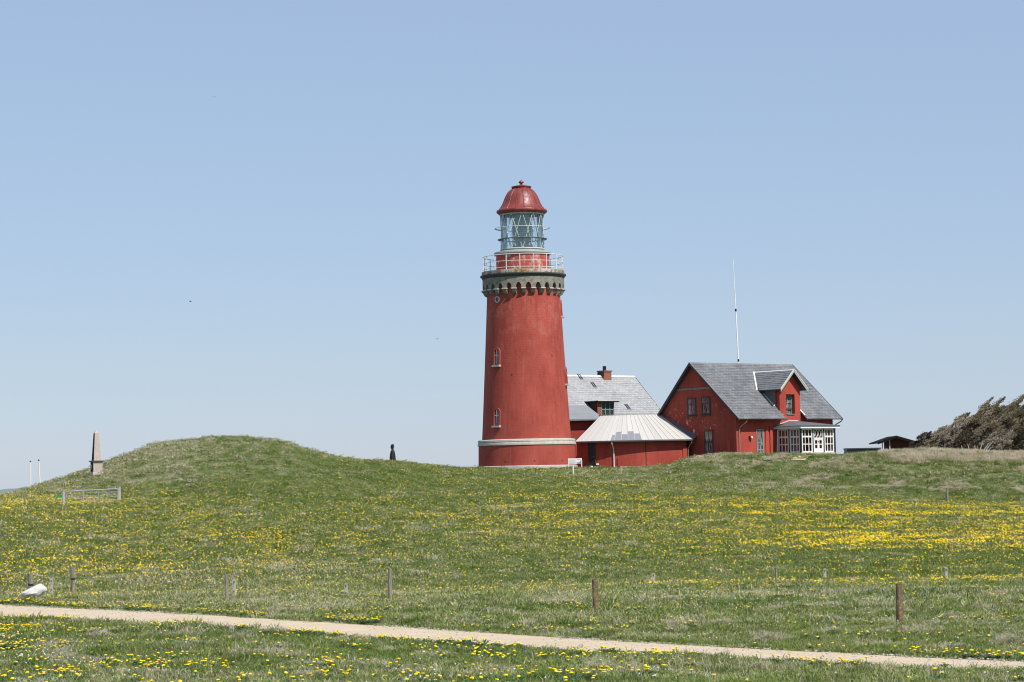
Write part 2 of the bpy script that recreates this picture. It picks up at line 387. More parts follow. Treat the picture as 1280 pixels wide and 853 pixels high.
def height(x, y, bumps=True):
    x = np.asarray(x, float); y = np.asarray(y, float)
    u = np.clip(x / np.maximum(y, 28) * FPX, GU[0], GU[-2]); d = np.clip(y, GD[0], GD[-2])
    a = (u - GU[0]) / 6.0; b = (d - GD[0]) / .75; i = np.minimum(a.astype(int), len(GU) - 2); j = np.minimum(b.astype(int), len(GD) - 2); a = a - i; b = b - j
    z = GRID[i, j] * (1 - a) * (1 - b) + GRID[i + 1, j] * a * (1 - b) + GRID[i, j + 1] * (1 - a) * b + GRID[i + 1, j + 1] * a * b
    if bumps:
        k = 1.0 if PATH is None else np.clip((path_dist(x, y) + .1) / 1.5, 0, 1)
        z = z + k * ((fbm(x, y, .22, 3) - .5) * .34 + (fbm(x + 40, y, .9, 3) - .5) * .20)
    return z
def hit(px, py, d0=25, d1=240, bumps=True):
    ds = np.arange(d0, d1, .15); v = cf * FPX + CR * (px - 640) + CU * (426.5 - py)
    X = v[0] / v[1] * ds; Z = v[2] / v[1] * ds; h = height(X, ds, bumps); k = np.nonzero(Z <= h)[0]
    if len(k) == 0: return None
    k = k[0]; return np.array([X[k], ds[k], h[k]])

# path: its two edges, in plan
pe_top = [(0, 756), (160, 765), (320, 773), (480, 782.5), (640, 791), (800, 802), (960, 811), (1120, 819.5), (1280, 828)]
pe_bot = [(0, 772), (160, 782), (320, 791.5), (480, 799), (640, 808), (800, 818), (960, 827), (1120, 834.5), (1280, 841)]
T_ = np.array([hit(a, b, 25, 240, False)[:2] for a, b in pe_top]); B_ = np.array([hit(a, b, bumps=False)[:2] for a, b in pe_bot])
def fitline(P):
    return np.polyfit(P[:, 0], P[:, 1], 2)
ft, fb = fitline(T_), fitline(B_)
def edge_y(f, x):
    x = np.asarray(x, float); xa, xb = T_[0, 0] - 1, T_[-1, 0] + 1
    xc = np.clip(x, xa, xb); s = np.polyval(np.polyder(f), xc); return np.polyval(f, xc) + s * (x - xc)
def path_dist(x, y):
    """metres outside the path (negative on it)"""
    a = edge_y(fb, x); b = edge_y(ft, x); return np.maximum(a - y, y - b) * .85
PATH = True

def grid_mesh(name, xs, ys, zf, mat, attr=None):
    X, Y = np.meshgrid(xs, ys); Z = zf(X, Y); n, m_ = X.shape
    me = bpy.data.meshes.new(name); V = np.stack([X, Y, Z], -1).reshape(-1, 3)
    idx = np.arange(n * m_).reshape(n, m_); F = np.stack([idx[:-1, :-1], idx[:-1, 1:], idx[1:, 1:], idx[1:, :-1]], -1).reshape(-1, 4)
    me.vertices.add(len(V)); me.vertices.foreach_set('co', V.ravel()); me.loops.add(F.size); me.loops.foreach_set('vertex_index', F.ravel().astype(np.int32))
    me.polygons.add(len(F)); me.polygons.foreach_set('loop_start', np.arange(0, F.size, 4, dtype=np.int32))
    me.update(calc_edges=True); me.polygons.foreach_set('use_smooth', np.ones(len(F), bool)); me.materials.append(MATS[mat])
    if attr:
        for k, fn in attr.items(): at_ = me.attributes.new(k, 'FLOAT', 'POINT'); at_.data.foreach_set('value', fn(X, Y).ravel().astype(np.float32))
    o = bpy.data.objects.new(name, me); COL.objects.link(o); return o

# how dry and pale the grass is, by place
def interp2(tab_x, tab_y, tab, px, py):
    a = np.interp(px, tab_x, np.arange(len(tab_x))); b = np.interp(py, tab_y, np.arange(len(tab_y)))
    i = np.clip(a.astype(int), 0, len(tab_x) - 2); j = np.clip(b.astype(int), 0, len(tab_y) - 2); a = a - i; b = b - j; t = np.asarray(tab, float)
    return t[j, i] * (1 - a) * (1 - b) + t[j, i + 1] * a * (1 - b) + t[j + 1, i] * (1 - a) * b + t[j + 1, i + 1] * a * b
DX = [0, 200, 400, 600, 800, 1000, 1150, 1280]; DY = [75, 96, 104, 118, 150, 172, 183, 192, 205, 222]
DT = [[.42, .42, .42, .40, .40, .35, .35, .38], [.35, .42, .40, .36, .34, .28, .3, .32], [.30, .36, .36, .3, .22, .02, .02, .12], [.30, .34, .30, .22, .20, .10, .05, .12],
      [.18, .18, .16, .14, .14, .12, .12, .12], [.34, .38, .20, .14, .14, .16, .2, .22], [.40, .52, .32, .16, .18, .30, .24, .26],
      [.34, .56, .28, .22, .34, .34, .28, .30], [.25, .38, .2, .14, .36, .16, .26, .50], [.3, .3, .2, .2, .2, .4, .80, .9]]
def dry_at(x, y):
    px = 640 + x / np.maximum(y, 20) * FPX
    t = interp2(DX, DY, DT, px, y)
    near = np.where(y < 75, .22 + .12 * np.clip((px - 700) / 500, 0, 1), t)
    t = np.where(y < 75, near, t) + (fbm(x, y, .12, 3) - .5) * .5
    pd = path_dist(x, y); t = t - .12 * np.exp(-(pd - .5) ** 2 / .5)
    return np.clip(t, 0, 1)

xs = np.concatenate([-np.geomspace(450, 62, 22)[:-1], np.arange(-62, 62.01, .45), np.geomspace(62, 450, 22)[1:]])
ys = np.concatenate([np.linspace(-160, 4, 18)[:-1], np.arange(4, 26, .8), np.arange(26, 100, .40), np.arange(100, 222, .5), np.arange(222, 270, 2), np.linspace(270, 418, 20)])
def ground_z(x, y):
    return height(x, y) - .06 * (path_dist(x, y) < 0.15)
ground = tag(grid_mesh('ground', xs, ys, ground_z, 'grass_ground', {'dry': dry_at}), kind='structure')
def make_path():
    xs_ = np.arange(-60, 60, .3); V = []; F = []
    for i, x in enumerate(xs_):
        a, b = edge_y(fb, x), edge_y(ft, x); a -= .12 + .35 * (fbm(x, 3., .9) - .5); b += .12 + .35 * (fbm(x, 9., .9) - .5)
        for k in range(9):
            y = a + (b - a) * k / 8; V.append((x, y, float(height(x, y, True)) - .012 + .02 * math.sin(k / 8 * math.pi)))
    for i in range(len(xs_) - 1):
        for k in range(8): q = i * 9 + k; F.append((q, q + 9, q + 10, q + 1))
    me = bpy.data.meshes.new('footpath'); me.from_pydata(V, [], F); me.materials.append(MATS['gravel']); me.update()
    me.polygons.foreach_set('use_smooth', [True] * len(F))
    tag(put('footpath', me), kind='structure')
make_path()
sea_mb = MB(); n_ = 24
for k in range(n_):
    a, b = -math.pi * .1 + 1.2 * math.pi * k / n_, -math.pi * .1 + 1.2 * math.pi * (k + 1) / n_
    sea_mb.quad((200 * math.cos(a), 200 * math.sin(a), -40), (40000 * math.cos(a), 40000 * math.sin(a), -40), (40000 * math.cos(b), 40000 * math.sin(b), -40), (200 * math.cos(b), 200 * math.sin(b), -40))
tag(sea_mb.build('sea', 'sea_water'), kind='structure')
hb = MB(); prev = None
for k in range(60):
    px = -700 + k * 12.4; h = 3.2 * fbm(np.array([px / 60.]), np.array([2.]), 1.)[0] + 1.0
    if px > 12: h *= max(0, 1 - (px - 12) / 24)
    x = at(px, 618, 9000)[0]; z = -40 + h * 3.0 * 3 * 2
    if prev: hb.quad((prev[0], 9000, -60), (x, 9000, -60), (x, 9400, z), (prev[0], 9400, prev[1])); hb.quad((prev[0], 9400, prev[1]), (x, 9400, z), (x, 10400, -60), (prev[0], 10400, -60))
    prev = (x, z)
tag(hb.build('distant_hills', 'far_land'), kind='structure')

# ---------------------------------------------------------------- lighthouse
TX, TY = at(659, 583, 217)[0], 217.0
def zt(Y): return float(at(656, Y, TY)[2])
LH = empty('lighthouse', (TX, TY, .9), 0, 'tall round red lighthouse with a stone corbelled gallery, glazed lantern and red dome', 'lighthouse')
Z0 = .9
def zl(Y): return zt(Y) - Z0
RB, RT = 4.06, 3.30
def shaft_r(z):
    z0, z1 = zl(556), zl(366); t = (z - z0) / (z1 - z0); return RB + (RT - RB) * t ** .93 if t > 0 else RB
MB().lathe([(4.55, -1.0), (4.55, zl(583)), (4.42, zl(582.4))], 96).build('granite_base', 'pale_stone', LH)
MB().lathe([(4.40, zl(585)), (4.36, zl(557)), (4.0, zl(556))], 96).build('plinth', 'tower_red', LH)
MB().lathe([(4.3, zl(557.4)), (4.43, zl(557)), (4.45, zl(555)), (4.40, zl(553.4)), (4.36, zl(553.1)), (4.42, zl(552.6)), (4.40, zl(550.6)), (4.30, zl(549.8)), (4.0, zl(549.5))], 96).build('string_course', 'pale_stone', LH)
zz = np.linspace(zl(552), zl(344), 30); MB().lathe([(shaft_r(z), z) for z in zz], 96).build('tower_shaft', 'tower_red', LH)
# corbel gallery
NC = 26; ro = 3.70
z_spring, z_top, z_arch = zl(364.3), zl(349.2), zl(356.6)
def gallery():
    mb = MB(); da = 2 * math.pi / NC; hw = .60 * da / 2; rad_in = shaft_r(z_spring) - .05
    P = lambda r, t, z: (r * math.cos(t), r * math.sin(t), z)
    for b in range(NC):
        c = b * da; pts = [(c - da / 2, z_spring), (c - hw, z_spring)]
        pts += [(c - hw * math.cos(q), z_spring + (z_arch - z_spring) * math.sin(q) * 1.0) for q in np.linspace(0, math.pi, 11)[1:-1]]
        pts += [(c + hw, z_spring), (c + da / 2, z_spring)]
        for (t0, a), (t1, e) in zip(pts[:-1], pts[1:]):
            mb.quad(P(ro, t0, a), P(ro, t1, e), P(ro, t1, z_top), P(ro, t0, z_top)); mb.quad(P(rad_in, t0, a), P(rad_in, t1, e), P(ro, t1, e), P(ro, t0, a))
    mb.build('corbel_arcade', 'granite', LH)
    cb = MB(); w_ = ro * da * .19
    prof = [(0, 0), (-.01, -.05), (-.10, -.12), (-.15, -.24), (-.22, -.36), (-.32, -.44), (-.42, -.47), (-.75, -.47), (-.75, 0)]
    cb.prism([(ro + .07 + x, -w_, z) for x, z in prof], (0, 2 * w_, 0)); cap = MB().box(ro - .75, ro + .12, -w_ - .05, w_ + .05, -.02, .08)
    me = cb.mesh('corbel', 'granite'); mc = cap.mesh('corbel_cap', 'pale_stone')
    for b in range(NC):
        o = put('corbel', me, LH, (0, 0, z_spring), (b + .5) * da); put('corbel_cap', mc, o)
    MB().lathe([(ro - .1, z_top - .02), (ro + .03, z_top), (ro + .07, z_top + .10), (ro + .14, zl(346.5)), (ro + .20, zl(346.2)), (ro + .20, zl(344.6)), (ro + .04, zl(344.4))], 96).build('cornice', 'rim_dark', LH)
    MB().lathe([(ro + .04, zl(345)), (ro + .06, zl(344.5)), (ro + .06, zl(340.2)), (ro - .05, zl(340)), (2, zl(340))], 96).build('gallery_deck', 'rusty_rim', LH)
gallery()
zdeck = zl(340.1); zrt = zl(321.5); zrm = zl(329.8); zrb = zl(337.5); rr = 3.62
NP = 18
post = MB().tube([(rr, 0, zdeck - .1), (rr, 0, zrt + .02)], .036, 6).mesh('railing_post', 'rail_paint')
for k in range(NP): put('railing_post', post, LH, None, (k + .27) / NP * 2 * math.pi)
for z, q, nm in ((zrt, .034, 'top_rail'), (zrm, .026, 'middle_rail'), (zrb, .026, 'bottom_rail')):
    MB().tube([(rr * math.cos(t), rr * math.sin(t), z) for t in np.linspace(0, 2 * math.pi, 73)[:-1]], q, 6, closed=True).build(nm, 'rail_paint', LH)
MB().lathe([(2.42, zdeck - .1), (2.42, zl(319.5)), (2.3, zl(319))], 72).build('watch_room_drum', 'drum_red', LH)
MB().lathe([(2.40, zl(319.8)), (2.56, zl(319.2)), (2.62, zl(317.8)), (2.60, zl(316)), (2.40, zl(315.2)), (1.95, zl(314.2)), (1.95, zl(312.5)), (1.85, zl(312.5)), (.2, zl(312.6))], 72).build('lantern_sill', 'ledge_paint', LH)
# lantern
zg0, zg1, rg = zl(313), zl(267.5), 1.92
NG = 12; dg = 2 * math.pi / NG
pane = MB()
for q in range(2):
    a, b = q * dg / 2, (q + 1) * dg / 2
    pane.quad((rg * math.cos(a), rg * math.sin(a), zg0), (rg * math.cos(b), rg * math.sin(b), zg0), (rg * math.cos(b), rg * math.sin(b), zg1), (rg * math.cos(a), rg * math.sin(a), zg1), True)
pme = pane.mesh('lantern_pane', 'thin_glass')
for k in range(NG): put('lantern_pane', pme, LH, None, k * dg)
for sg in (1, -1):
    bar = MB().tube([((rg + .04) * math.cos(sg * t), (rg + .04) * math.sin(sg * t), zg0 + (zg1 - zg0) * t / (1.0 * dg)) for t in np.linspace(0, 1.0 * dg, 9)], .03, 5).mesh('glazing_bar', 'lattice_paint')
    for k in range(NG): put('glazing_bar', bar, LH, None, k * dg)
circ = lambda r, z, n=60: [(r * math.cos(t), r * math.sin(t), z) for t in np.linspace(0, 2 * math.pi, n + 1)[:-1]]
MB().tube(circ(rg + .06, zg0 + .05), .06, 6, True).build('lower_glazing_ring', 'lattice_paint', LH); MB().tube(circ(rg + .06, zg1 - .1), .07, 6, True).build('upper_glazing_ring', 'lattice_paint', LH)
MB().tube(circ(2.48, zl(285.8)), .032, 6, True).build('upper_hoop', 'lattice_paint', LH)
MB().lathe([(rg + .02, zl(300)), (2.22, zl(300.2)), (2.26, zl(299.4)), (2.22, zl(299)), (rg + .02, zl(299.2))], 60).build('lower_hoop_walkway', 'hoop_paint', LH)
br = MB().tube([(rg, 0, zl(287.2)), (2.48, 0, zl(285.8))], .03, 5).mesh('hoop_bracket', 'rail_paint'); br2 = MB().tube([(rg + .03, 0, zl(303)), (2.2, 0, zl(300))], .035, 5).mesh('walkway_bracket', 'hoop_paint')
for k in range(NG // 2): put('hoop_bracket', br, LH, None, k * 2 * dg); put('walkway_bracket', br2, LH, None, (k * 2 + 1) * dg)
lp = [(.25, zl(313)), (.8, zl(311)), (.95, zl(308))]
for k in range(17):
    t = k / 16; r = .36 + .52 * math.sin(math.pi * (.12 + .76 * t)); z = zl(307) + (zl(270.5) - zl(307)) * t
    lp += [(r, z), (r + .06, z + .06), (r - .01, z + .13)]
MB().lathe(lp + [(.2, zl(269.8))], 40).build('fresnel_lens', 'lens_glass', LH)
LF = MB()
for k in range(8):
    t = k * math.pi / 4 + .2; LF.tube([(.8 * math.cos(t), .8 * math.sin(t), zl(311)), (.94 * math.cos(t), .94 * math.sin(t), zl(300)), (.96 * math.cos(t), .96 * math.sin(t), zl(288)), (.7 * math.cos(t), .7 * math.sin(t), zl(271))], .03, 5)
LF.build('lens_frame', 'lattice_paint', LH)
MB().lathe([(1.05, zl(313.2)), (1.05, zl(308)), (.2, zl(308))], 32).build('lens_pedestal', 'lens_base', LH)
dp = [(1.9, zl(268.3)), (2.1, zl(268)), (2.28, zl(266.2)), (2.32, zl(264.6)), (2.28, zl(263.2)), (2.10, zl(262.4)), (1.95, zl(260)), (1.80, zl(257)), (1.66, zl(253)), (1.55, zl(249)), (1.42, zl(245)), (1.24, zl(241)), (1.02, zl(238)), (.84, zl(236.4)), (.80, zl(235))]
MB().lathe(dp, 64).build('dome', 'dome_red', LH, sharp=50)
rib = MB().tube([(r + .012, 0, z) for r, z in dp[5:]], .028, 5).mesh('dome_rib', 'dome_red')
for k in range(16): put('dome_rib', rib, LH, None, k * math.pi / 8 + .1)
MB().lathe([(.80, zl(236)), (.86, zl(235.4)), (.92, zl(234.2)), (.92, zl(233.6)), (.80, zl(233.2)), (.45, zl(232.0)), (.20, zl(231.2)), (.12, zl(230.6))], 40).build('dome_cap', 'dome_red', LH)
MB().lathe([(.10, zl(231)), (.10, zl(230)), (.07, zl(229.9)), (.19, zl(229.3)), (.24, zl(228.2)), (.21, zl(227)), (.10, zl(226.3)), (.04, zl(225.8)), (.03, zl(224.6)), (0.001, zl(224.5))], 24).build('finial', 'dome_red', LH)
# tower windows
def tower_window(px, Yt, Yb, wpx=6.5):
    # angle round the tower from the pixel
    z0, z1 = zl(Yb), zl(Yt); zm = (z0 + z1) / 2; r = shaft_r(zm)
    best = min(np.linspace(-math.pi + .15, -.15, 600) if px < 690 else np.linspace(-.6, .12, 300), key=lambda t: abs(proj((TX + r * math.cos(t), TY + r * math.sin(t), zm + Z0))[0] - px))
    fr = MB(); hw = .26; zs = z1 - hw
    arc = [(hw * math.cos(q), zs + hw * math.sin(q)) for q in np.linspace(0, math.pi, 9)]
    prof = [(hw, z0)] + arc + [(-hw, z0)]; slope = (shaft_r(z0) - shaft_r(z1)) / (z1 - z0)
    X = lambda y, z, o: (shaft_r(z) + o, y, z)
    outer = [(hw + .14, z0)] + [((hw + .14) * math.cos(q), zs + (hw + .14) * math.sin(q)) for q in np.linspace(0, math.pi, 9)] + [(-hw - .14, z0)]
    fr_o = MB()
    n = len(prof)
    for k in range(n - 1):
        a, b, c, d = prof[k], prof[k + 1], outer[k + 1], outer[k]
        if not (1 <= k < n - 2) and False: continue
        fr_o.quad(X(*a, .10), X(*b, .10), X(*c, .10), X(*d, .10)); fr_o.quad(X(*d, .10), X(*c, .10), X(*c, -.05), X(*d, -.05)); fr_o.quad(X(*a, .10), X(*b, .10), X(*b, -.10), X(*a, -.10))
    w_ = fr_o.build('window', 'tower_red', LH); w_.rotation_euler = (0, 0, best)
    g = MB(); g.poly([X(y, z, .02) for y, z in prof]); g.build('pane', 'window_glass', w_)
    b_ = MB(); b_.box(shaft_r(zm), shaft_r(zm) + .05, -.02, .02, z0, z1 - .03); b_.box(shaft_r(zm), shaft_r(zm) + .05, -hw, hw, zs - .3, zs - .26); b_.build('glazing_bar', 'white_paint', w_)
    MB().box(shaft_r(z0) - .1, shaft_r(z0) + .24, -.46, .46, z0 - .16, z0).build('sill', 'pale_stone', w_)
tower_window(621.5, 438, 457.5); tower_window(621.5, 512.5, 532.5); tower_window(702, 378, 396.5); tower_window(707, 462, 481.5)
rw = MB().lathe([(.20, 0), (.30, 0), (.30, .12), (.20, .12), (.20, 0)], 20).mesh('round_window', 'pale_stone'); o = put('round_window', rw, LH)
zc = zl(376.5); rc = shaft_r(zc)
tb = min(np.linspace(-math.pi + .1, -math.pi / 2, 600), key=lambda t: abs(proj((TX + rc * math.cos(t), TY + rc * math.sin(t), zc + Z0))[0] - 622.5))
o.matrix_local = Matrix.Translation((rc * math.cos(tb), rc * math.sin(tb), zc)) @ Matrix.Rotation(tb, 4, 'Z') @ Matrix.Rotation(math.pi / 2, 4, 'Y')
MB().lathe([(.001, .03), (.21, .03)], 16).build('pane', 'window_glass', o)
for px, Y in ((632, 577), (668, 577), (703, 577), (690, 447), (640, 470)):       # small vent holes with iron plates
    z = zl(Y); r = 4.375 if Y > 560 else shaft_r(z); t = min(np.linspace(-math.pi + .1, -.1, 600), key=lambda t: abs(proj((TX + r * math.cos(t), TY + r * math.sin(t), z + Z0))[0] - px))
    o = MB().box(-.02, .03, -.06, .06, -.07, .07).build('vent_plate', 'rim_dark', LH, (r * math.cos(t), r * math.sin(t), z)); o.rotation_euler = (0, 0, t)

# ---------------------------------------------------------------- windows for the houses (local x along the wall, y into it)
def house_window(parent, M, w_, h, cols, rows, frame, name='window', glass_='window_glass', bar=.045, curtain=None, depth=.10, fw=.07, rowz=None):
    T = lambda p: tuple(M @ Vector(p))
    fb_ = MB(); fb_.box(-w_ / 2, w_ / 2, -.02, depth, 0, fw, T); fb_.box(-w_ / 2, w_ / 2, -.02, depth, h - fw, h, T); fb_.box(-w_ / 2, -w_ / 2 + fw, -.018, depth, fw, h - fw, T); fb_.box(w_ / 2 - fw, w_ / 2, -.018, depth, fw, h - fw, T)
    for k in range(1, cols): x = -w_ / 2 + w_ * k / cols; fb_.box(x - bar / 2, x + bar / 2, 0, .05, fw, h - fw, T)
    zs = rowz or [h * k / rows for k in range(1, rows)]
    for z in zs: fb_.box(-w_ / 2 + fw, w_ / 2 - fw, -.004, .046, z - bar / 2, z + bar / 2, T)
    o = fb_.build(name, frame, parent)
    return o, T
def panes(o, T, w_, h, cols, zs, glass_='window_glass', y=.055, fw=.05):
    zs = [fw] + zs + [h - fw]
    for c in range(cols):
        for r in range(len(zs) - 1):
            a, b = -w_ / 2 + w_ * c / cols + .01, -w_ / 2 + w_ * (c + 1) / cols - .01; dy = random.uniform(-.006, .006)
            p = MB(); p.quad(T((a, y, zs[r])), T((b, y + dy, zs[r])), T((b, y, zs[r + 1])), T((a, y - dy, zs[r + 1]))); p.build('pane', glass_, o)

# slates laid in courses on a plane: O origin at eave, U along, V up the slope, Nn normal
def slates(name, mat, parent, O, U, V, Lu, Lv, keep=None, su=.36, sv=.24, umax=None):
    O, U, V = Vector(O), Vector(U).normalized(), Vector(V).normalized(); Nn = U.cross(V).normalized()
    vs = []; fs = []; rows = int(round(Lv / sv)); sv = Lv / rows
    for r in range(rows):
        v0 = r * sv; v1 = v0 + sv * 1.25; off = (r % 2) * su / 2; k = 0
        u = -off
        while u < Lu:
            a, b = max(u, 0) + .006, min(u + su, Lu) - .006; u += su
            if b - a < .03: continue
            if keep and not keep((a + b) / 2, v0 + sv / 2): continue
            j = random.uniform(-.012, .012); h = .032 + random.uniform(0, .014); t = random.uniform(-.006, .006)
            v1c = min(v1, Lv)
            i = len(vs)
            P = lambda uu, vv, n: tuple(O + U * uu + V * vv + Nn * n)
            vs += [P(a, v0 + j, h + t), P(b, v0 + j, h - t), P(b, v1c, .008), P(a, v1c, .008), P(a, v0 + j, 0), P(b, v0 + j, 0)]
            fs += [(i, i + 1, i + 2, i + 3), (i + 4, i + 5, i + 1, i), (i, i + 3, i + 4), (i + 1, i + 5, i + 2)]
    me = bpy.data.meshes.new(name); me.from_pydata(vs, [], fs); me.materials.append(MATS[mat]); me.update()
    o = put(name, me, parent); o['kind'] = 'stuff'; return o

# ---------------------------------------------------------------- main house
TH = R_(39)
c0 = at(921, 566, 214.5); HZ = 1.65
HS = empty('dwelling_house', (c0[0], c0[1], HZ), TH, 'red two-storey house with grey slate roof, gabled dormer and white glazed porch', 'house')
LX, WY, EZ, RZ, RY = 12.46, 9.75, 5.03 - HZ, 10.29 - HZ, 5.4
OV = .80; VO = .42
sf = (RZ - EZ) / (RY + OV); sb = sf * 1.21
def rz_at(y): return RZ - sf * (RY - y) if y < RY else RZ - sb * (y - RY)
DXL, DXR = 5.55, 8.20     # dormer between these x
def hz(Y, px, d=216): return at(px, Y, d)[2] - HZ
def house():
    g = MB(); zb = -1.6; th = .12
    prof = [(0, zb), (0, rz_at(0) - th), (RY, RZ - th), (WY, rz_at(WY) - th), (WY, zb)]
    # gable walls as prisms with real thickness; front wall
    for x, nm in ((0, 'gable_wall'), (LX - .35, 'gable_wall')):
        MB().prism([(x, y, z) for y, z in prof], (.35, 0, 0)).build(nm, 'gable_red_shade', HS)
    MB().box(.35, LX - .35, .002, .35, zb, EZ + .35).build('front_wall', 'house_red', HS)
    MB().box(.35, LX - .35, WY - .35, WY - .002, zb, rz_at(WY) - .14).build('rear_wall', 'house_red', HS)
    # pilaster strips at the corner and by the window
    p = MB(); p.box(-.06, .30, -.07, .30, zb, EZ - .10); p.build('corner_strip', 'house_red', HS)
    p = MB(); p.box(-.055, .30, .75, 1.15, zb, 1.55); p.build('corner_strip', 'house_red', HS)
    p = MB(); p.box(3.62, 3.92, -.08, .3, zb, 2.7); p.box(4.15, 4.42, -.12, .3, zb, 2.7); p.build('wall_buttress', 'house_red', HS)
    # roof slabs
    s = MB(); t = .10
    def slab(x0, x1, y0, y1): s.prism([(x0, y0, rz_at(y0) - t), (x0, y1, rz_at(y1) - t), (x0, y1, rz_at(y1)), (x0, y0, rz_at(y0))], (x1 - x0, 0, 0))
    slab(-VO, DXL, -OV, RY); slab(DXR, LX + VO, -OV, RY); slab(DXL, DXR, .30, RY); slab(-VO, LX + VO, RY, WY + .5)
    s.build('roof', 'barge_paint', HS)
    Vv = (0, RY + OV, RZ - EZ); Lv = Vector(Vv).length; c_ = (RY + OV) / Lv
    fv = (.30 + OV) / c_
    xd = (DXL + DXR) / 2; zr = EZ + 1.0 * 0
    def keep(u, v):
        x = u - VO - .03; return not (DXL < x < DXR and v < fv + .15)
    slates('roof_slates', 'slate_dark', HS, (-VO - .03, -OV - .04, EZ - .03), (1, 0, 0), Vv, LX + 2 * VO + .06, Lv + .03, keep)
    Vb = (0, -(WY + .5 - RY), RZ - rz_at(WY + .5)); slates('rear_roof_slates', 'slate_dark', HS, (LX + VO, WY + .5, rz_at(WY + .5)), (-1, 0, 0), Vb, LX + 2 * VO, Vector(Vb).length, None, .6, .4)
    for i in range(27):
        a = -VO - .03 + i * (LX + 2 * VO + .06) / 27
        MB().prism([(a + .01, RY - .15, RZ - .10), (a + .01, RY, RZ + .06), (a + .01, RY + .15, RZ - .12)], ((LX + 2 * VO) / 27 - .02, 0, 0)).build('ridge_tile', 'slate_dark', HS)
    # barge boards
    for x in (-VO - .05, LX + VO + .005):
        b = MB(); b.prism([(x, -OV - .02, EZ - .20), (x, RY, RZ - .22), (x, RY, RZ + .02), (x, -OV - .02, EZ + .0)], (.045, 0, 0)); b.prism([(x, RY, RZ - .22), (x, WY + .5, rz_at(WY + .5) - .22), (x, WY + .5, rz_at(WY + .5)), (x, RY, RZ + .02)], (.045, 0, 0)); b.build('barge_board', 'barge_paint', HS)
        b = MB(); b.prism([(x - .01, -OV - .04, EZ - .02), (x - .01, RY, RZ + .0), (x - .01, RY, RZ + .06), (x - .01, -OV - .04, EZ + .04)], (.07, 0, 0)); b.build('verge_trim', 'zinc' if x < 1 else 'lead', HS)
        b = MB(); b.prism([(x - .01, RY, RZ - .0), (x - .01, WY + .5, rz_at(WY + .5) - .02), (x - .01, WY + .5, rz_at(WY + .5) + .06), (x - .01, RY, RZ + .085)], (.09, 0, 0)); b.build('verge_trim', 'lead', HS)
    # string band across the gable
    zb_ = 6.28; b = MB()
    y_a = RY - (RZ - zb_ - .1) / sf + .0; y_b = RY + (RZ - zb_ - .1) / sb
    b.box(-.05, .02, y_a + .05, y_b - .05, zb_ - .09, zb_ + .09); b.build('gable_band', 'granite', HS)
    # gutter and downpipes
    for x0, x1 in ((-VO, DXL - .0), (DXR + .02, LX + VO)):
        gt = MB(); n = 6
        for k in range(n):
            a, b2 = math.pi + math.pi * k / n, math.pi + math.pi * (k + 1) / n; y, z = -OV - .08, EZ - .03
            gt.quad((x0, y + .07 * math.cos(a), z + .07 * math.sin(a)), (x1, y + .07 * math.cos(a), z + .07 * math.sin(a)), (x1, y + .07 * math.cos(b2), z + .07 * math.sin(b2)), (x0, y + .07 * math.cos(b2), z + .07 * math.sin(b2)))
        gt.build('gutter', 'lead', HS)
    MB().tube([(.55, -OV - .08, EZ - .08), (.52, -OV - .02, EZ - .3), (.28, -.22, EZ - .75), (.25, -.14, EZ - .95), (.25, -.14, -.9)], .05, 8).build('downpipe', 'zinc', HS)
    MB().tube([(LX + .32, -OV - .06, EZ - .08), (LX + .30, -OV, EZ - .25), (LX + .12, -.25, EZ - .55), (LX + .1, -.14, EZ - .7), (LX + .10, -.14, -.9)], .05, 8).build('downpipe', 'dark_paint', HS)
    # dormer: the front wall runs up above the eave, gabled roof back to the main roof
    xc = xd; hwD = (DXR - DXL) / 2; ohD = .40; PT = 1.03; zr = hz(460.5, 990, 214.9); ze = zr - (hwD + ohD) * PT; dz_e = ze + ohD * PT - .10
    w0 = .002 - .03
    d = MB()
    fp = [(xc - hwD, EZ - .6), (xc + hwD, EZ - .6), (xc + hwD, dz_e), (xc, dz_e + hwD * PT), (xc - hwD, dz_e)]
    ow, oh, oz = .56, 1.85, hz(517, 985, 214.5)          # opening
    ox = xc + .06
    # wall with an opening: left, right, below, above pieces
    d.box(xc - hwD, ox - ow, w0, .46, EZ - 1.0, dz_e); d.box(ox + ow, xc + hwD, w0, .46, EZ - 1.0, dz_e); d.box(ox - ow, ox + ow, w0, .46, EZ - 1.0, oz)
    d.prism([(ox - ow, w0, oz + oh), (ox + ow, w0, oz + oh), (ox + ow, w0, dz_e), (ox - ow, w0, dz_e)], (0, .46 - w0, 0))
    d.prism([(xc - hwD, w0, dz_e), (xc + hwD, w0, dz_e), (xc, w0, dz_e + hwD * PT)], (0, .30 - w0, 0))
    d.build('dormer_front', 'house_red', HS)
    ck = MB(); yb = (dz_e - EZ) / sf - OV      # where the eave line meets the roof
    for x in (xc - hwD, xc + hwD - .1):
        ck.prism([(x, .55, rz_at(.55) - .02), (x, .55, dz_e), (x, yb, dz_e)], (.1, 0, 0))
    ck.build('dormer_cheek', 'lead', HS)
    rc_ = MB()
    for x in (xc - hwD, xc + hwD - .12): rc_.prism([(x, .30, EZ - .2), (x, .548, EZ - .2), (x, .548, dz_e), (x, .30, dz_e)], (.12, 0, 0))
    rc_.build('dormer_return', 'gable_red_shade', HS)
    # dormer roof
    yf = -.62
    ybr = min(RY - .15, RY - (RZ - zr) / sf); ybe = RY - (RZ - ze) / sf
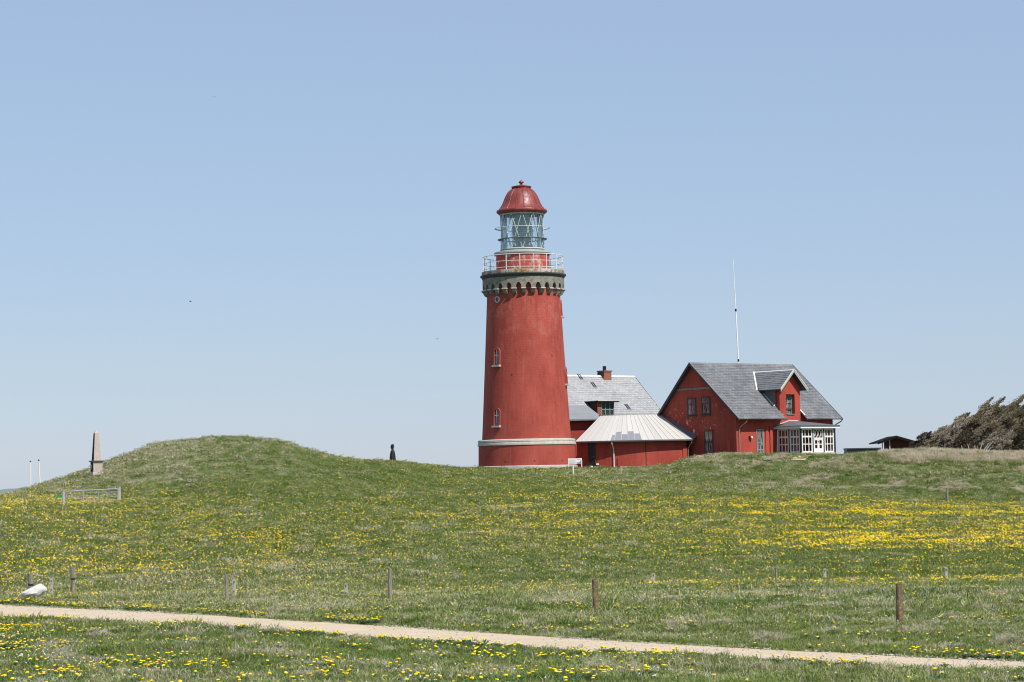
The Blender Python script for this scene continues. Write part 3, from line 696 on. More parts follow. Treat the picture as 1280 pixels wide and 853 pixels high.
    for sg in (-1, 1):
        r = MB(); A = (xc, yf, zr); B = (xc, ybr, zr); Cc = (xc + sg * (hwD + ohD), ybe, ze); D = (xc + sg * (hwD + ohD), yf, ze)
        up = Vector((0, 0, .09)); r.prism([A, B, Cc, D] if sg > 0 else [D, Cc, B, A], -up); r.build('dormer_roof', 'barge_paint', HS)
        Vd = Vector(A) - Vector(D); Ld = Vd.length
        if sg < 0:
            O = Vector(Cc); O.y = max(B[1], ybe); U = Vector((0, -1, 0)); Lu = O.y - yf
            slates('dormer_slates', 'slate_dark', HS, O + Vector((0, 0, .01)), U, Vd, Lu, Ld, lambda u, v: (O.y - u) < ybe + (ybr - ybe) * v / Ld)
        else:
            O = Vector(D); O.y = yf; U = Vector((0, 1, 0))
            slates('dormer_slates', 'slate_dark', HS, O + Vector((0, 0, .01)), U, Vd, max(ybr, ybe) - yf, Ld, lambda u, v: (yf + u) < ybe + (ybr - ybe) * v / Ld)
        # verge boards of the dormer gable
        b = MB(); b.prism([(xc, yf - .05, zr - .20), (xc + sg * (hwD + ohD + .03), yf - .05, ze - .24), (xc + sg * (hwD + ohD + .03), yf - .05, ze + .0), (xc, yf - .05, zr + .04)], (0, .05, 0)); b.build('dormer_barge_board', 'green_grey_trim', HS)
        b = MB(); b.prism([(xc, yf - .08, zr + .0), (xc + sg * (hwD + ohD + .05), yf - .08, ze - .03), (xc + sg * (hwD + ohD + .05), yf - .08, ze + .06), (xc, yf - .08, zr + .09)], (0, .10, 0)); b.build('dormer_verge_trim', 'pale_flashing', HS)
    MB().prism([(xc - .1, ybr, zr - .03), (xc, ybr, zr + .07), (xc + .1, ybr, zr - .03)], (0, yf - ybr, 0)).build('dormer_ridge', 'pale_flashing', HS)
    # pale valley flashing
    v = MB(); a = Vector((xc, ybr + .05, zr + .03)); e = Vector((xc - hwD - ohD, ybe + .05, ze + .03)); wv = Vector((-.16, 0, .0))
    v.prism([a, a + wv, e + wv, e], (0, -.03, .05)); v.build('valley_flashing', 'white_paint', HS)
    v = MB(); a = Vector((xc - hwD - .02, .55, rz_at(.55) + .05)); e = Vector((xc - hwD - .02, 1.9, rz_at(1.9) + .05)); v.prism([a + Vector((-.22, 0, 0)), e + Vector((-.1, 0, 0)), e, a], (0, 0, .04)); v.build('cheek_flashing', 'pale_flashing', HS)
    v = MB(); v.box(xc + hwD + .0, xc + hwD + .16, -.5, .5, 0, .05, lambda p: (p[0], p[1], p[2] + rz_at(p[1]) + .05)); v.build('cheek_flashing', 'pale_flashing', HS)
    # dormer window set deep in its opening
    M = Matrix.Translation((ox - .0, .36, oz + .03)); o, T = house_window(HS, M, 1.12, oh - .06, 2, 3, 'teal_paint', rowz=[.55, 1.06]); panes(o, T, 1.12, oh - .06, 2, [.55, 1.06], 'curtained_glass')
    MB().box(ox - .5, ox + .5, -.12, .12, oz + .002, oz + .05).build('sill', 'teal_paint', HS)
    # gable windows: wall plane x=0, facing -x ; local window x -> -y
    def gw(yc, z, w_, h, rowz, cur=None, mat='dark_green_paint'):
        M = Matrix.Translation((-.03, yc, z)) @ Matrix.Rotation(-math.pi / 2, 4, 'Z')
        o, T = house_window(HS, M, w_, h, 2, 2, mat, rowz=rowz, bar=.07, fw=.1, depth=.028); panes(o, T, w_, h, 2, rowz, 'curtained_glass', y=.012)
        s_ = MB(); s_.box(-w_ / 2 - .08, w_ / 2 + .08, -.10, .028, -.10, -.004, T); s_.build('sill', mat, o)
    return gw, zb
gw, zb_h = house()
def gy(px):   # local y on the gable wall for a pixel column
    ys_ = np.linspace(0, WY, 800); Gd = np.array([-math.sin(TH), math.cos(TH), 0]); return min(ys_, key=lambda y: abs(proj(np.array([c0[0], c0[1], 4.]) + Gd * y)[0] - px))
def fx(px, yy=0, z=4.):
    Ld = np.array([math.cos(TH), math.sin(TH), 0]); Gd = np.array([-math.sin(TH), math.cos(TH), 0]); return min(np.linspace(-2, LX + 2, 1600), key=lambda x: abs(proj(np.array([c0[0], c0[1], z]) + Ld * x + Gd * yy)[0] - px))
def hz(Y, px, d=216): return at(px, Y, d)[2] - HZ
for a, b, t, bt in ((860.2, 871, 497.3, 519.3), (878, 888.8, 496.5, 518.8)):
    y0, y1 = gy(b), gy(a); z1, z0 = hz(t, 870, 218), hz(bt, 870, 218); gw((y0 + y1) / 2, z0, y1 - y0, z1 - z0, [(z1 - z0) * .62])
y0, y1 = gy(891.3), gy(880.5); z1 = hz(537.8, 885, 216.5); gw((y0 + y1) / 2, -.35, y1 - y0, z1 + .35, [(z1 + .35) * .62])
x0, x1 = fx(945), fx(953.8); z1 = hz(536.5, 950, 216)
fwM = Matrix.Translation(((x0 + x1) / 2, -.03, -.25)); o, T = house_window(HS, fwM, x1 - x0, z1 + .25, 2, 3, 'teal_paint', rowz=[.85, 1.5], fw=.1, bar=.06, depth=.028); panes(o, T, x1 - x0, z1 + .25, 2, [.85, 1.5], 'curtained_glass', y=.012)
xl = fx(936.6)
lamp = MB(); lamp.box(xl - .10, xl + .10, -.16, .0, hz(549, 937), hz(545.5, 937)); o = lamp.build('wall_lamp', 'dark_paint', HS)
MB().lathe([(.001, .0), (.10, .03), (.12, .12), (.06, .2), (.001, .22)], 12).build('lamp_globe', 'white_paint', o, (xl + .1, -.2, hz(549, 937) + .02))

# porch
def porch():
    PX0 = fx(970.4); PX1 = fx(1043.6, -3.05, 3.5); PD = 3.05; zf = .25; zt_ = hz(535.5, 1000, 213.5)
    print('dormer', 0) or print('porch', PX0, PX1, zt_)
    base = MB(); base.box(PX0, PX1, -PD, 0, -1.6, zf); P = base.build('porch', 'pale_stone', HS)
    # corner posts and mullions
    def post_(x, y): MB().box(x - .07, x + .07, y - .07, y + .07, zf, zt_).build('porch_post', 'dark_green_paint', P)
    fxs = [PX0 + .07, PX0 + (PX1 - PX0) * .355, PX0 + (PX1 - PX0) * .675, PX1 - .07]
    for x in fxs: post_(x, -PD + .07)
    sy = [-PD + .07, -PD / 2 - .05, -.10]
    for y in sy[1:]: post_(PX0 + .07, y); post_(PX1 - .07, y)
    MB().box(PX0, PX1, -PD, 0, zt_, zt_ + .06).build('ceiling_plate', 'white_paint', P)
    H = zt_ - zf
    rows = [H * .34, H * .64]
    def win(M, w_):
        o, T = house_window(P, M, w_, H, 3, 3, 'white_paint', name='porch_window', rowz=[H * .35, H * .665], bar=.075, fw=.125, depth=.06)
        q = MB(); q.box(-w_ / 2 + .1, w_ / 2 - .1, -.006, .05, H * .665 - .07, H * .665 + .07, T); 
        o2 = q.build('porch_transom', 'white_paint', P)
        q = MB(); q.quad(T((-w_ / 2 + .08, .03, .08)), T((w_ / 2 - .08, .03, .08)), T((w_ / 2 - .08, .03, H - .08)), T((-w_ / 2 + .08, .03, H - .08))); q.build('porch_pane', 'thin_glass', P)
    for i in (0, 2):
        a, b = fxs[i] + .07, fxs[i + 1] - .07; win(Matrix.Translation(((a + b) / 2, -PD + .03, zf)), b - a)
    for side, x in ((-1, PX0 + .03), (1, PX1 - .03)):
        for i in range(2):
            a, b = sy[i] + .07, sy[i + 1] - .07
            M = Matrix.Translation((x, (a + b) / 2, zf)) @ Matrix.Rotation(-math.pi / 2 * (1 if side < 0 else -1), 4, 'Z'); win(M, b - a)
    # double door with lattice light above
    a, b = fxs[1] + .07, fxs[2] - .07; w_ = b - a; xm = (a + b) / 2; y = -PD + .03
    d = MB(); hd = H * .68
    d.box(a, b, y - .02, y + .05, hd, hd + .12); d.box(a, b, y - .02, y + .05, H + zf - .10, H + zf)
    for x in (a, b - .07): d.box(x, x + .07, y - .018, y + .05, zf, H + zf - .10)
    d.build('door_frame', 'white_paint', P)
    for sg in (-1, 1):
        q = MB(); x_a, x_b = (a + .07, xm - .006) if sg < 0 else (xm + .006, b - .07); lw = x_b - x_a; z_a, z_b = zf + .02, hd - .01
        q.box(x_a, x_a + lw * .22, y, y + .045, z_a, z_b); q.box(x_b - lw * .22, x_b, y, y + .045, z_a, z_b); q.box(x_a + lw * .22, x_b - lw * .22, y + .002, y + .043, z_a, z_a + .34)
        q.box(x_a + lw * .22, x_b - lw * .22, y + .002, y + .043, z_b - .1, z_b); zm_ = (z_a + .34 + z_b - .1) / 2; q.box(x_a + lw * .22, x_b - lw * .22, y + .002, y + .043, zm_ - .04, zm_ + .04)
        q.build('door_leaf', 'white_paint', P)
        q = MB(); q.quad((x_a + .1, y + .02, z_a + .3), (x_b - .1, y + .02, z_a + .3), (x_b - .1, y + .02, z_b - .05), (x_a + .1, y + .02, z_b - .05)); q.build('porch_pane', 'thin_glass', P)
    q = MB(); z_a, z_b = hd + .12, H + zf - .10
    for k in range(3):
        x_a = a + .07 + (w_ - .14) * k / 3; x_b = a + .07 + (w_ - .14) * (k + 1) / 3
        for p_, r_ in (((x_a, z_a), (x_b, z_b)), ((x_a, z_b), (x_b, z_a))): q.tube([(p_[0], y + .015, p_[1]), (r_[0], y + .015, r_[1])], .032, 4)
    q.build('lattice_light', 'white_paint', P)
    MB().box(xm - .06, xm + .06, y - .05, y, 1.2, 1.26).build('door_handle', 'dark_paint', P)
    # hipped low roof with white fascia
    o_ = .34; zf0, zf1 = zt_ + .02, zt_ + .26
    f = MB(); f.box(PX0 - o_, PX1 + o_, -PD - o_, -PD - o_ + .05, zf0, zf1); f.box(PX0 - o_, PX0 - o_ + .05, -PD - o_ + .05, -.0, zf0, zf1); f.box(PX1 + o_ - .05, PX1 + o_, -PD - o_ + .05, -.0, zf0, zf1); f.build('fascia', 'white_paint', P)
    r = MB(); zr = zt_ + .78; e = o_ + .08
    A, B, Cc, D = (PX0 - e, -PD - e, zf1), (PX1 + e, -PD - e, zf1), (PX1 + e, -.04, zf1), (PX0 - e, -.04, zf1); E, Fp = (PX0 + 1.6, -.04, zr), (PX1 - 1.6, -.04, zr)
    E2 = E; r.poly([A, B, Fp, E]); r.poly([B, Cc, Fp]); r.poly([D, A, E]); r.poly([A, D, Cc, B])
    r.poly([(p[0], p[1], p[2] - .03) for p in (A, D, Cc, B)])
    r.build('porch_roof', 'lead', P)
    MB().prism([(PX0 + .2, -.06, zt_ + .48), (PX0 + 1.6, -.06, zr + .06), (PX1 - 1.6, -.06, zr + .06), (PX1 - 1.6, -.06, zr - .04), (PX0 + 1.6, -.06, zr - .04), (PX0 + .2, -.06, zt_ + .38)], (0, .055, 0)).build('roof_flashing', 'pale_flashing', P)
    MB().box(PX0 + .02, PX1 - .02, -PD + .02, -.02, zf, zf + .03).build('porch_floor', 'grey_wood', P)
    MB().box(fxs[1] - .2, fxs[2] + .2, -PD - .9, -PD, -1.2, zf - .14).build('door_step', 'pale_stone', P)
    MB().tube([(PX0 - o_ + .05, -.55, zf0), (PX0 - .25, -.4, zf0 - .1), (PX0 - .28, -.25, -1)], .04, 8).build('porch_downpipe', 'rail_paint', P)
porch()

# ---------------------------------------------------------------- keeper's house behind the tower
r0 = at(793, 471, 236.0); KZ = .9
KS = empty('keepers_house', (r0[0], r0[1], KZ), TH, 'low red house with a wide pale grey slate roof and brick chimney behind the lighthouse', 'house')
def keeper():
    kr = r0[2] - KZ; sl_ = (9.89 - 6.37) / 3.73; ey = -4.6; ke = kr + ey * sl_; Lk = 14.2    # x from -Lk to 0, ridge at y=0
    x0, x1 = -Lk, -.30
    MB().prism([(x0, ey + .7, -1.6), (x0, ey + .7, ke + .7 * sl_ - .15), (x0, 0, kr - .15), (x0, -ey - .7, ke + .7 * sl_ - .15), (x0, -ey - .7, -1.6)], (x1 - x0, 0, 0)).build('wall', 'house_red', KS)
    r = MB(); t = .14
    for sg in (1, -1): r.prism([(-Lk - .3, 0, kr - t), (-Lk - .3, sg * ey, ke - t), (-Lk - .3, sg * ey, ke), (-Lk - .3, 0, kr)], (Lk + .3, 0, 0))
    r.build('roof', 'barge_paint', KS)
    Lv = math.hypot(ey, kr - ke); slates('roof_slates', 'slate_pale', KS, (-Lk - .3, ey, ke), (1, 0, 0), (0, -ey, kr - ke), Lk + .33, Lv, None, .42, .27)
    for i in range(24): a = -Lk - .3 + i * (Lk + .33) / 24; MB().prism([(a + .01, -.17, kr - .08), (a + .01, 0, kr + .09), (a + .01, .17, kr - .08)], ((Lk + .3) / 24 - .02, 0, 0)).build('ridge_tile', 'pale_flashing', KS)
    MB().prism([(.0, 0, kr - .25), (.0, ey, ke - .25), (.0, ey, ke + .02), (.0, 0, kr + .05)], (.06, 0, 0)).build('barge_board', 'barge_paint', KS)
    # solve local position from pixels on the front slope
    Ld = np.array([math.cos(TH), math.sin(TH), 0]); Gd = np.array([-math.sin(TH), math.cos(TH), 0]); O = np.array([r0[0], r0[1], KZ])
    def slope_pt(px, py):
        v = cf * FPX + CR * (px - 640) + CU * (426.5 - py); best = None
        for d in np.linspace(215, 240, 1500):
            q = v * (d / v[1]) - O; y = q @ Gd; x = q @ Ld; f = q[2] - (kr + y * sl_)
            if best is None or abs(f) < best[0]: best = (abs(f), x, y, q[2])
        return best[1:]
    for px, py in ((725, 472), (742, 482), (784.5, 509.5)):     # roof vents: two dark slots on a pale tray
        x, y, z = slope_pt(px, py)
        T = lambda p, x=x, y=y: (x + p[0], y + p[1] * .72, kr + (y + p[1] * .72) * sl_ + .05 + p[2])
        b = MB()
        for q in (-.18, .06): b.box(q, q + .12, -.36, .36, 0, .05, T)
        b.build('roof_vent', 'dark_paint', KS); MB().box(-.22, .22, -.5, -.38, 0, .04, T).build('vent_flashing', 'zinc', KS)
    # chimney
    xc_ = min(np.linspace(-8, 0, 1500), key=lambda x: abs(proj(O + Ld * x + np.array([0, 0, kr]))[0] - 755.8)); hw = .47
    ch = MB(); nrow = 6; zc0 = kr - .7
    ch.box(xc_ - hw, xc_ + hw, -hw, hw, zc0, kr + .42); c_ = ch.build('chimney', 'brick', KS)
    MB().box(xc_ - hw - .07, xc_ + hw + .07, -hw - .07, hw + .07, kr + .42, kr + .54).build('chimney_cap', 'brick', c_)
    MB().box(xc_ - hw - .055, xc_ - hw - .002, -hw - .01, hw + .01, kr + .02, kr + .38).build('chimney_shade_sheet', 'dark_paint', c_)  # dark sheet standing in for shade on the chimney's left face
    MB().tube([(xc_, 0, kr + .54), (xc_, 0, kr + .98)], .18, 12).build('chimney_pot', 'chimney_pot', c_)
    # flat-roofed dormer
    p1, p2, p3 = slope_pt(746, 520), slope_pt(767, 520), slope_pt(751, 520)
    # front wall plane: y of the window foot
    yw = p2[1] - .1; zt_ = at(756, 504.3, 231)[2] - KZ; z0 = kr + yw * sl_ - .3
    fxk = lambda px: min(np.linspace(-12, 2, 1500), key=lambda x: abs(proj(O + Ld * x + Gd * yw + np.array([0, 0, zt_]))[0] - px))
    xa, xb, xw = fxk(746.2), fxk(767.5), fxk(751.3); yback = (zt_ - kr) / sl_
    MB().prism([(xa, yw, z0), (xa, yw, zt_), (xa, yback, zt_)], (.12, 0, 0)).build('dormer_cheek', 'shed_red', KS)
    MB().prism([(xb - .12, yw, z0), (xb - .12, yw, zt_), (xb - .12, yback, zt_)], (.12, 0, 0)).build('dormer_cheek', 'lead', KS)
    bw = MB(); nb = 9
    for k in range(nb): z_a = z0 + (zt_ - z0) * k / nb; MB().box(xa + .0, xw - .02, yw - .06 - .01 * (k % 2), yw + .15, z_a + .008, z_a + (zt_ - z0) / nb - .008).build('brick_course', 'brick', KS)
    w_, h = xb - xw, zt_ - z0 - .3; M = Matrix.Translation(((xw + xb) / 2, yw, z0 + .3 - .02)); o, T = house_window(KS, M, w_, h, 3, 2, 'teal_paint', fw=.09, bar=.08, rowz=[h * .5]); panes(o, T, w_, h, 3, [h * .5])
    MB().box(xa - .25, xb + .30, yw - .45, yback + .3, zt_, zt_ + .10).build('dormer_roof', 'tar_roof', KS)
    MB().box(xa - .27, xb + .32, yw - .47, yback + .3, zt_ + .102, zt_ + .15).build('dormer_roof_edge', 'pale_flashing', KS)
keeper()

# ---------------------------------------------------------------- link building
def link():
    a = at(700, 585, 224); b = at(748, 585, 224); z1 = at(730, 524.5, 223.2)[2]; z2 = at(730, 506.5, 225.5)[2]
    L_ = empty('link_building', (a[0], 223.7, .9), 0, 'short red link building with lead roof between lighthouse and conical annexe', 'building')
    w_ = b[0] - a[0] + .1; MB().box(0, w_, 0, 3.2, -1, z1 - .9 - .05).build('wall', 'annex_red', L_)
    zA, zB = z1 - .9, z2 - .9
    r = MB(); r.prism([(-.3, -.5, zA - .14), (-.3, 2.0, zB - .1), (-.3, 2.0, zB), (-.3, -.5, zA)], (w_ + .75 - 1.5, 0, 0))
    xr = w_ + .45 - 1.5; r.poly([(xr, -.5, zA), (xr + 1.6, -.5, zA), (xr, 2.0, zB)]); r.poly([(xr, -.5, zA - .12), (xr, 2.0, zB - .12), (xr + 1.6, -.5, zA - .12)]); r.quad((xr, -.5, zA - .12), (xr + 1.6, -.5, zA - .12), (xr + 1.6, -.5, zA), (xr, -.5, zA))
    r.build('lead_roof', 'lead_light', L_)
    MB().box(-.3, xr + 1.65, -.58, -.502, zA - .10, zA + .04).build('eave_trim', 'zinc', L_)
link()

# ---------------------------------------------------------------- curved annexe with a conical roof
def annexe():
    cy = 226.3; cx = at(790, 550, cy)[0]; Rw = 9.0; gz = .9
    A_ = empty('conical_annexe', (cx, cy, gz), 0, 'low curved red annexe with pale cone-shaped metal roof beside the lighthouse', 'building')
    def ang(px, r, z): return min(np.linspace(-math.pi * .95, -math.pi * .05, 4000), key=lambda t: abs(proj((cx + r * math.cos(t), cy + r * math.sin(t), z + gz))[0] - px))
    t0, t1 = ang(721.5, Rw, 1), ang(858, Rw, 1)
    ze = at(790, 550.3, 217)[2] - gz; Re = Rw + .62; Rt = 4.75; zt_ = at(790, 518.6, cy - Rt)[2] - gz
    wl = MB(); wl.lathe([(Rw, -1.2), (Rw, ze + .05)], 40, t0, t1)
    for t in (t0, t1): c, s = math.cos(t), math.sin(t); wl.quad((Rw * c, Rw * s, -1.2), (2 * c, 2 * s, -1.2), (2 * c, 2 * s, ze), (Rw * c, Rw * s, ze))
    wl.build('wall', 'annex_red', A_)
    MB().lathe([(Rw + .05, -1.2), (Rw + .05, .06), (Rw - .02, .10)], 40, t0, t1).build('stone_footing', 'pale_stone', A_)
    # roof sheets
    ta, tb = ang(720.0, Re, ze), ang(866.5, Re, ze); tt0, tt1 = ang(751.6, Rt, zt_), ang(824.8, Rt, zt_)
    NPn = 18
    print('annexe', math.degrees(t0), math.degrees(t1), math.degrees(ta), math.degrees(tb), math.degrees(tt0), math.degrees(tt1))
    P = lambda r, t, z: Vector((r * math.cos(t), r * math.sin(t), z))
    for k in range(NPn):
        f0, f1 = k / NPn, (k + 1) / NPn; b0, b1 = ta + (tb - ta) * f0, ta + (tb - ta) * f1; u0, u1 = tt0 + (tt1 - tt0) * f0, tt0 + (tt1 - tt0) * f1
        a, b, c, d = P(Re, b0, ze), P(Re, b1, ze), P(Rt, u1, zt_), P(Rt, u0, zt_)
        q = MB(); dn = Vector((0, 0, -.06)); q.prism([a, b, c, d], dn); o = q.build('roof_panel', 'roof_cream', A_)
        # standing seam on the panel's edge
        n = Vector((0, 0, .035)); side = (b - a).normalized() * .018
        q = MB(); q.prism([a - side, a + side, d + side, d - side], n); q.build('roof_seam', 'roof_cream', o)
        if k in (5, 6, 7, 8, 9):
            h = {5: .20, 6: .32, 7: .22, 8: .33, 9: .24}[k]; L0 = (Vector(d) - a) * h; L1 = (Vector(c) - b) * h; up = Vector((0, 0, .012))
            s0 = (b - a) * (.45 if k == 5 else .04); s1 = (b - a) * -.02
            q = MB(); q.prism([a + up + s0, b + up + s1, b + L1 + up + s1, a + L0 + up + s0], Vector((0, 0, .012))); q.build('patch_sheet', 'roof_grey_sheet', o)
    MB().lathe([(.5, zt_ - .06), (Rt + .06, zt_ - .06), (Rt + .10, zt_ + .05), (.5, zt_ + .12)], 24, tt0 - .05, tt1 + .05).build('roof_top', 'roof_cream', A_)
    MB().lathe([(Re - .1, ze - .14), (Re + .06, ze - .14), (Re + .09, ze - .02), (Re + .03, ze - .02)], 40, ta, tb).build('gutter', 'lead', A_)
    MB().lathe([(Rw - .1, ze - .06), (Re - .02, ze - .08)], 40, ta, tb).build('soffit', 'dark_paint', A_)
    # lead valley against the gable
    a, d = P(Re + .1, tb, ze), P(Rt, tt1, zt_); q = MB(); q.prism([a, a + Vector((.62, .75, .45)), d + Vector((.55, .75, .55)), d], Vector((0, 0, .06))); q.build('lead_valley', 'lead', A_)
    for px, mt, zz_ in ((767.3, 'rail_paint', None), (862, 'zinc', .4)):
        t = ang(px if px < 800 else 860.5, Rw + .1, 1); te = ang(px - 2.5 if px < 800 else 865.0, Re, ze)
        MB().tube([P(Re, te, ze - .1), P(Re - .03, te, ze - .3), P(Rw + .16, t, ze - .75), P(Rw + .1, t, ze - .95), P(Rw + .1, t, -.3)], .055, 8).build('downpipe', mt, A_)
    # door
    ta_, tb_ = ang(735.9, Rw, 1), ang(744.3, Rw, 1); zd = at(740, 554.5, 219)[2] - gz
    dm = MB(); dm.prism([P(Rw + .03, ta_, .12), P(Rw + .03, tb_, .12), P(Rw + .03, tb_, zd), P(Rw + .03, ta_, zd)], -P(.08, (ta_ + tb_) / 2, 0)); o = dm.build('door', 'dark_paint', A_)
    fr = MB()
    for t in (ta_, tb_): fr.tube([P(Rw + .04, t, .1), P(Rw + .04, t, zd)], .05, 4)
    fr.tube([P(Rw + .04, ta_, zd), P(Rw + .04, tb_, zd)], .05, 4); fr.build('door_frame', 'barge_paint', o)
    MB().tube([P(Rw + .1, tb_ - .012, 1.05), P(Rw + .1, tb_ - .02, 1.05)], .03, 6).build('door_handle', 'zinc', o)
    # pilasters and expansion joint
    for px, w_, h in ((774, .14, .9), (856, .22, 1.75)):
        t = ang(px, Rw, 1); dt = w_ / Rw; q = MB(); q.lathe([(Rw, -.8), (Rw + .09, -.8), (Rw + .09, h), (Rw, h)], 3, t - dt, t + dt, sm=False); q.quad(P(Rw, t - dt, -.8), P(Rw + .09, t - dt, -.8), P(Rw + .09, t - dt, h), P(Rw, t - dt, h)); q.quad(P(Rw, t + dt, -.8), P(Rw + .09, t + dt, -.8), P(Rw + .09, t + dt, h), P(Rw, t + dt, h)); q.build('wall_strip', 'annex_red', A_)
    t = ang(807.5, Rw, 1); MB().tube([P(Rw + .0, t, -.2), P(Rw + .0, t, ze - .1)], .035, 4).build('movement_joint', 'dark_paint', A_)
    t = ang(747, Rw, 1); MB().box(-.12, .12, -.05, .05, 0, .14).build('wall_vent', 'white_paint', A_, P(Rw + .05, t, .28))
annexe()

# ---------------------------------------------------------------- antenna mast behind the house
a = at(923, 452, 226); b = at(916.5, 325, 226); gz = float(height(a[0], 226))
AN = empty('antenna_mast', (a[0] + .25, 226, gz), 0, 'thin white antenna mast rising behind the ridge of the slate roof', 'antenna')
A0 = Vector((0, 0, -.3)); A1 = Vector((a[0] - AN.location.x, 0, a[2] - gz)); A2 = Vector((b[0] - AN.location.x, 0, b[2] - gz)); AM = A1 + (A2 - A1) * .505
MB().tube([A0, A1, AM], [.075, .065, .055], 10).build('lower_mast', 'antenna_white', AN)
MB().tube([AM, A2], [.045, .022], 10).build('upper_mast', 'antenna_white', AN)
for q in (AM, A1 + Vector((0, 0, .1))): MB().tube([q - Vector((0, 0, .12)), q + Vector((0, 0, .12))], .085, 10).build('mast_collar', 'dark_paint', AN)

# ---------------------------------------------------------------- sheds on the right
def sheds():
    d = 246.0; ap = at(1119.5, 545, d); le = at(1096.5, 553.3, d); re = at(1143.5, 551.8, d); gz = .9
    S = empty('shed', (ap[0], d, gz), 0, 'small dark red shed with low gabled roof and open side bay, beside the wind-bent trees', 'shed')
    x = lambda p: p[0] - ap[0]; z = lambda p: p[2] - gz
    MB().prism([(x(le) + 1.5, .3, -1), (x(re) - .3, .3, -1), (x(re) - .3, .3, z(re) - .05), (.1, .3, z(ap) - .2), (x(le) + 1.5, .3, z(le) + .25)], (0, 5, 0)).build('wall', 'shed_red', S)
    for sg, e in ((-1, le), (1, re)):
        MB().prism([(0, -.3, z(ap)), (x(e), -.3, z(e)), (x(e), -.3, z(e) - .12), (0, -.3, z(ap) - .14)], (1.2 if sg > 0 else 0, 6, .0)).build('roof', 'tar_roof' if sg < 0 else 'lead_light', S)
        MB().prism([(0, -.36, z(ap) + .03), (x(e), -.36, z(e) + .03), (x(e), -.36, z(e) - .22), (0, -.36, z(ap) - .24)], (0, .055, 0)).build('barge_board', 'tar_roof', S)
    for q in (.55, 1.3): MB().box(x(le) + q - .05, x(le) + q + .05, .1, .2, -1, z(le) + .2).build('post', 'pale_wood', S)
    MB().box(x(le) + .5, x(le) + 1.6, 2.2, 2.3, -1, .75).build('screen_panel', 'pale_flashing', S)
    a, b = at(1058, 560.5, 240), at(1101, 560, 240)
    S = empty('low_store', (a[0], 240, gz), 0, 'long low dark green store with flat roof barely showing above the grass bank', 'shed')
    h = a[2] - gz; MB().box(.05, b[0] - a[0], .1, 2.2, -1, h - .12).build('wall', 'dark_green_paint', S); MB().box(0, b[0] - a[0] + .05, 0, 2.3, h - .12, h).build('roof', 'barge_paint', S)
    a, b = at(1150, 559.6, 232), at(1222, 560.2, 232)
    S = empty('garden_wall', (a[0], 232, .9), 0, 'low orange red brick wall half hidden under the wind-bent trees', 'wall')
    h = a[2] - .9; MB().box(0, b[0] - a[0], 0, .25, -1, h - .1).build('masonry', 'annex_red', S); MB().box(-.03, b[0] - a[0] + .03, -.04, .29, h - .1, h).build('coping', 'brick', S)
sheds()

# ---------------------------------------------------------------- obelisk
def obelisk():
    d = 181.0; b = at(120.8, 592.5, d); gz = float(height(b[0], d)) - .05; top = at(120.6, 538.5, d)[2]; s = d / FPX
    O = empty('obelisk', (b[0], d, gz), R_(27), 'pink granite obelisk with dark plaques standing on the grassy mound', 'monument')
    H = top - gz; Z = lambda Y: at(120.8, Y, d)[2] - gz; hb = 11.7 * s / 1.0 / 2
    MB().box(-hb - .07, hb + .07, -hb - .07, hb + .07, -.5, Z(590.6)).build('footing', 'pale_stone', O)
    MB().box(-hb, hb, -hb, hb, Z(590.6), Z(577.5)).build('pedestal', 'pink_granite', O)
    cp = MB(); e = hb + .10; cp.box(-e, e, -e, e, Z(577.5), Z(576)); cp.build('cap_ledge', 'rim_dark', O)
    a, c = hb * .80, hb * .42; z0, z1, z2 = Z(576), Z(541.5), Z(537.8)
    sh = MB(); 
    q = [(-a, -a), (a, -a), (a, a), (-a, a)]; t = [(-c, -c), (c, -c), (c, c), (-c, c)]
    for k in range(4):
        k2 = (k + 1) % 4; sh.quad((*q[k], z0), (*q[k2], z0), (*t[k2], z1), (*t[k], z1)); sh.poly([(*t[k], z1), (*t[k2], z1), (0, 0, z2)])
    sh.build('shaft', 'pink_granite', O)
    # dark plaques on the -x side, with a pale emblem each
    def face(y, z, o): f = (z - z0) / (z1 - z0) if z > z0 else 0; r = (a + (c - a) * f) if z > z0 else hb; return (-r - o, y * r, z)
    pl = MB(); pl.prism([face(-.93, z0 + .02, .0), face(.93, z0 + .02, .0), face(.93, z1 - .05, .0), face(-.93, z1 - .05, .0)], (-.02, 0, 0)); pl.build('dark_plaque', 'black_stone', O)
    pl = MB(); pl.prism([(-hb, -.88 * hb, Z(590)), (-hb, .88 * hb, Z(590)), (-hb, .88 * hb, Z(578)), (-hb, -.88 * hb, Z(578))], (-.02, 0, 0)); pl.build('dark_plaque', 'black_stone', O)
    for zc, r, ox in ((Z(565), .10, (a * .85)), (Z(583.5), .12, hb)):
        e_ = MB(); e_.poly([(-ox - .035, r * .7 * math.cos(t), zc + r * 1.5 * math.sin(t)) for t in np.linspace(0, 2 * math.pi, 14)[:-1]]); e_.build('pale_emblem', 'pale_stone', O)
obelisk()

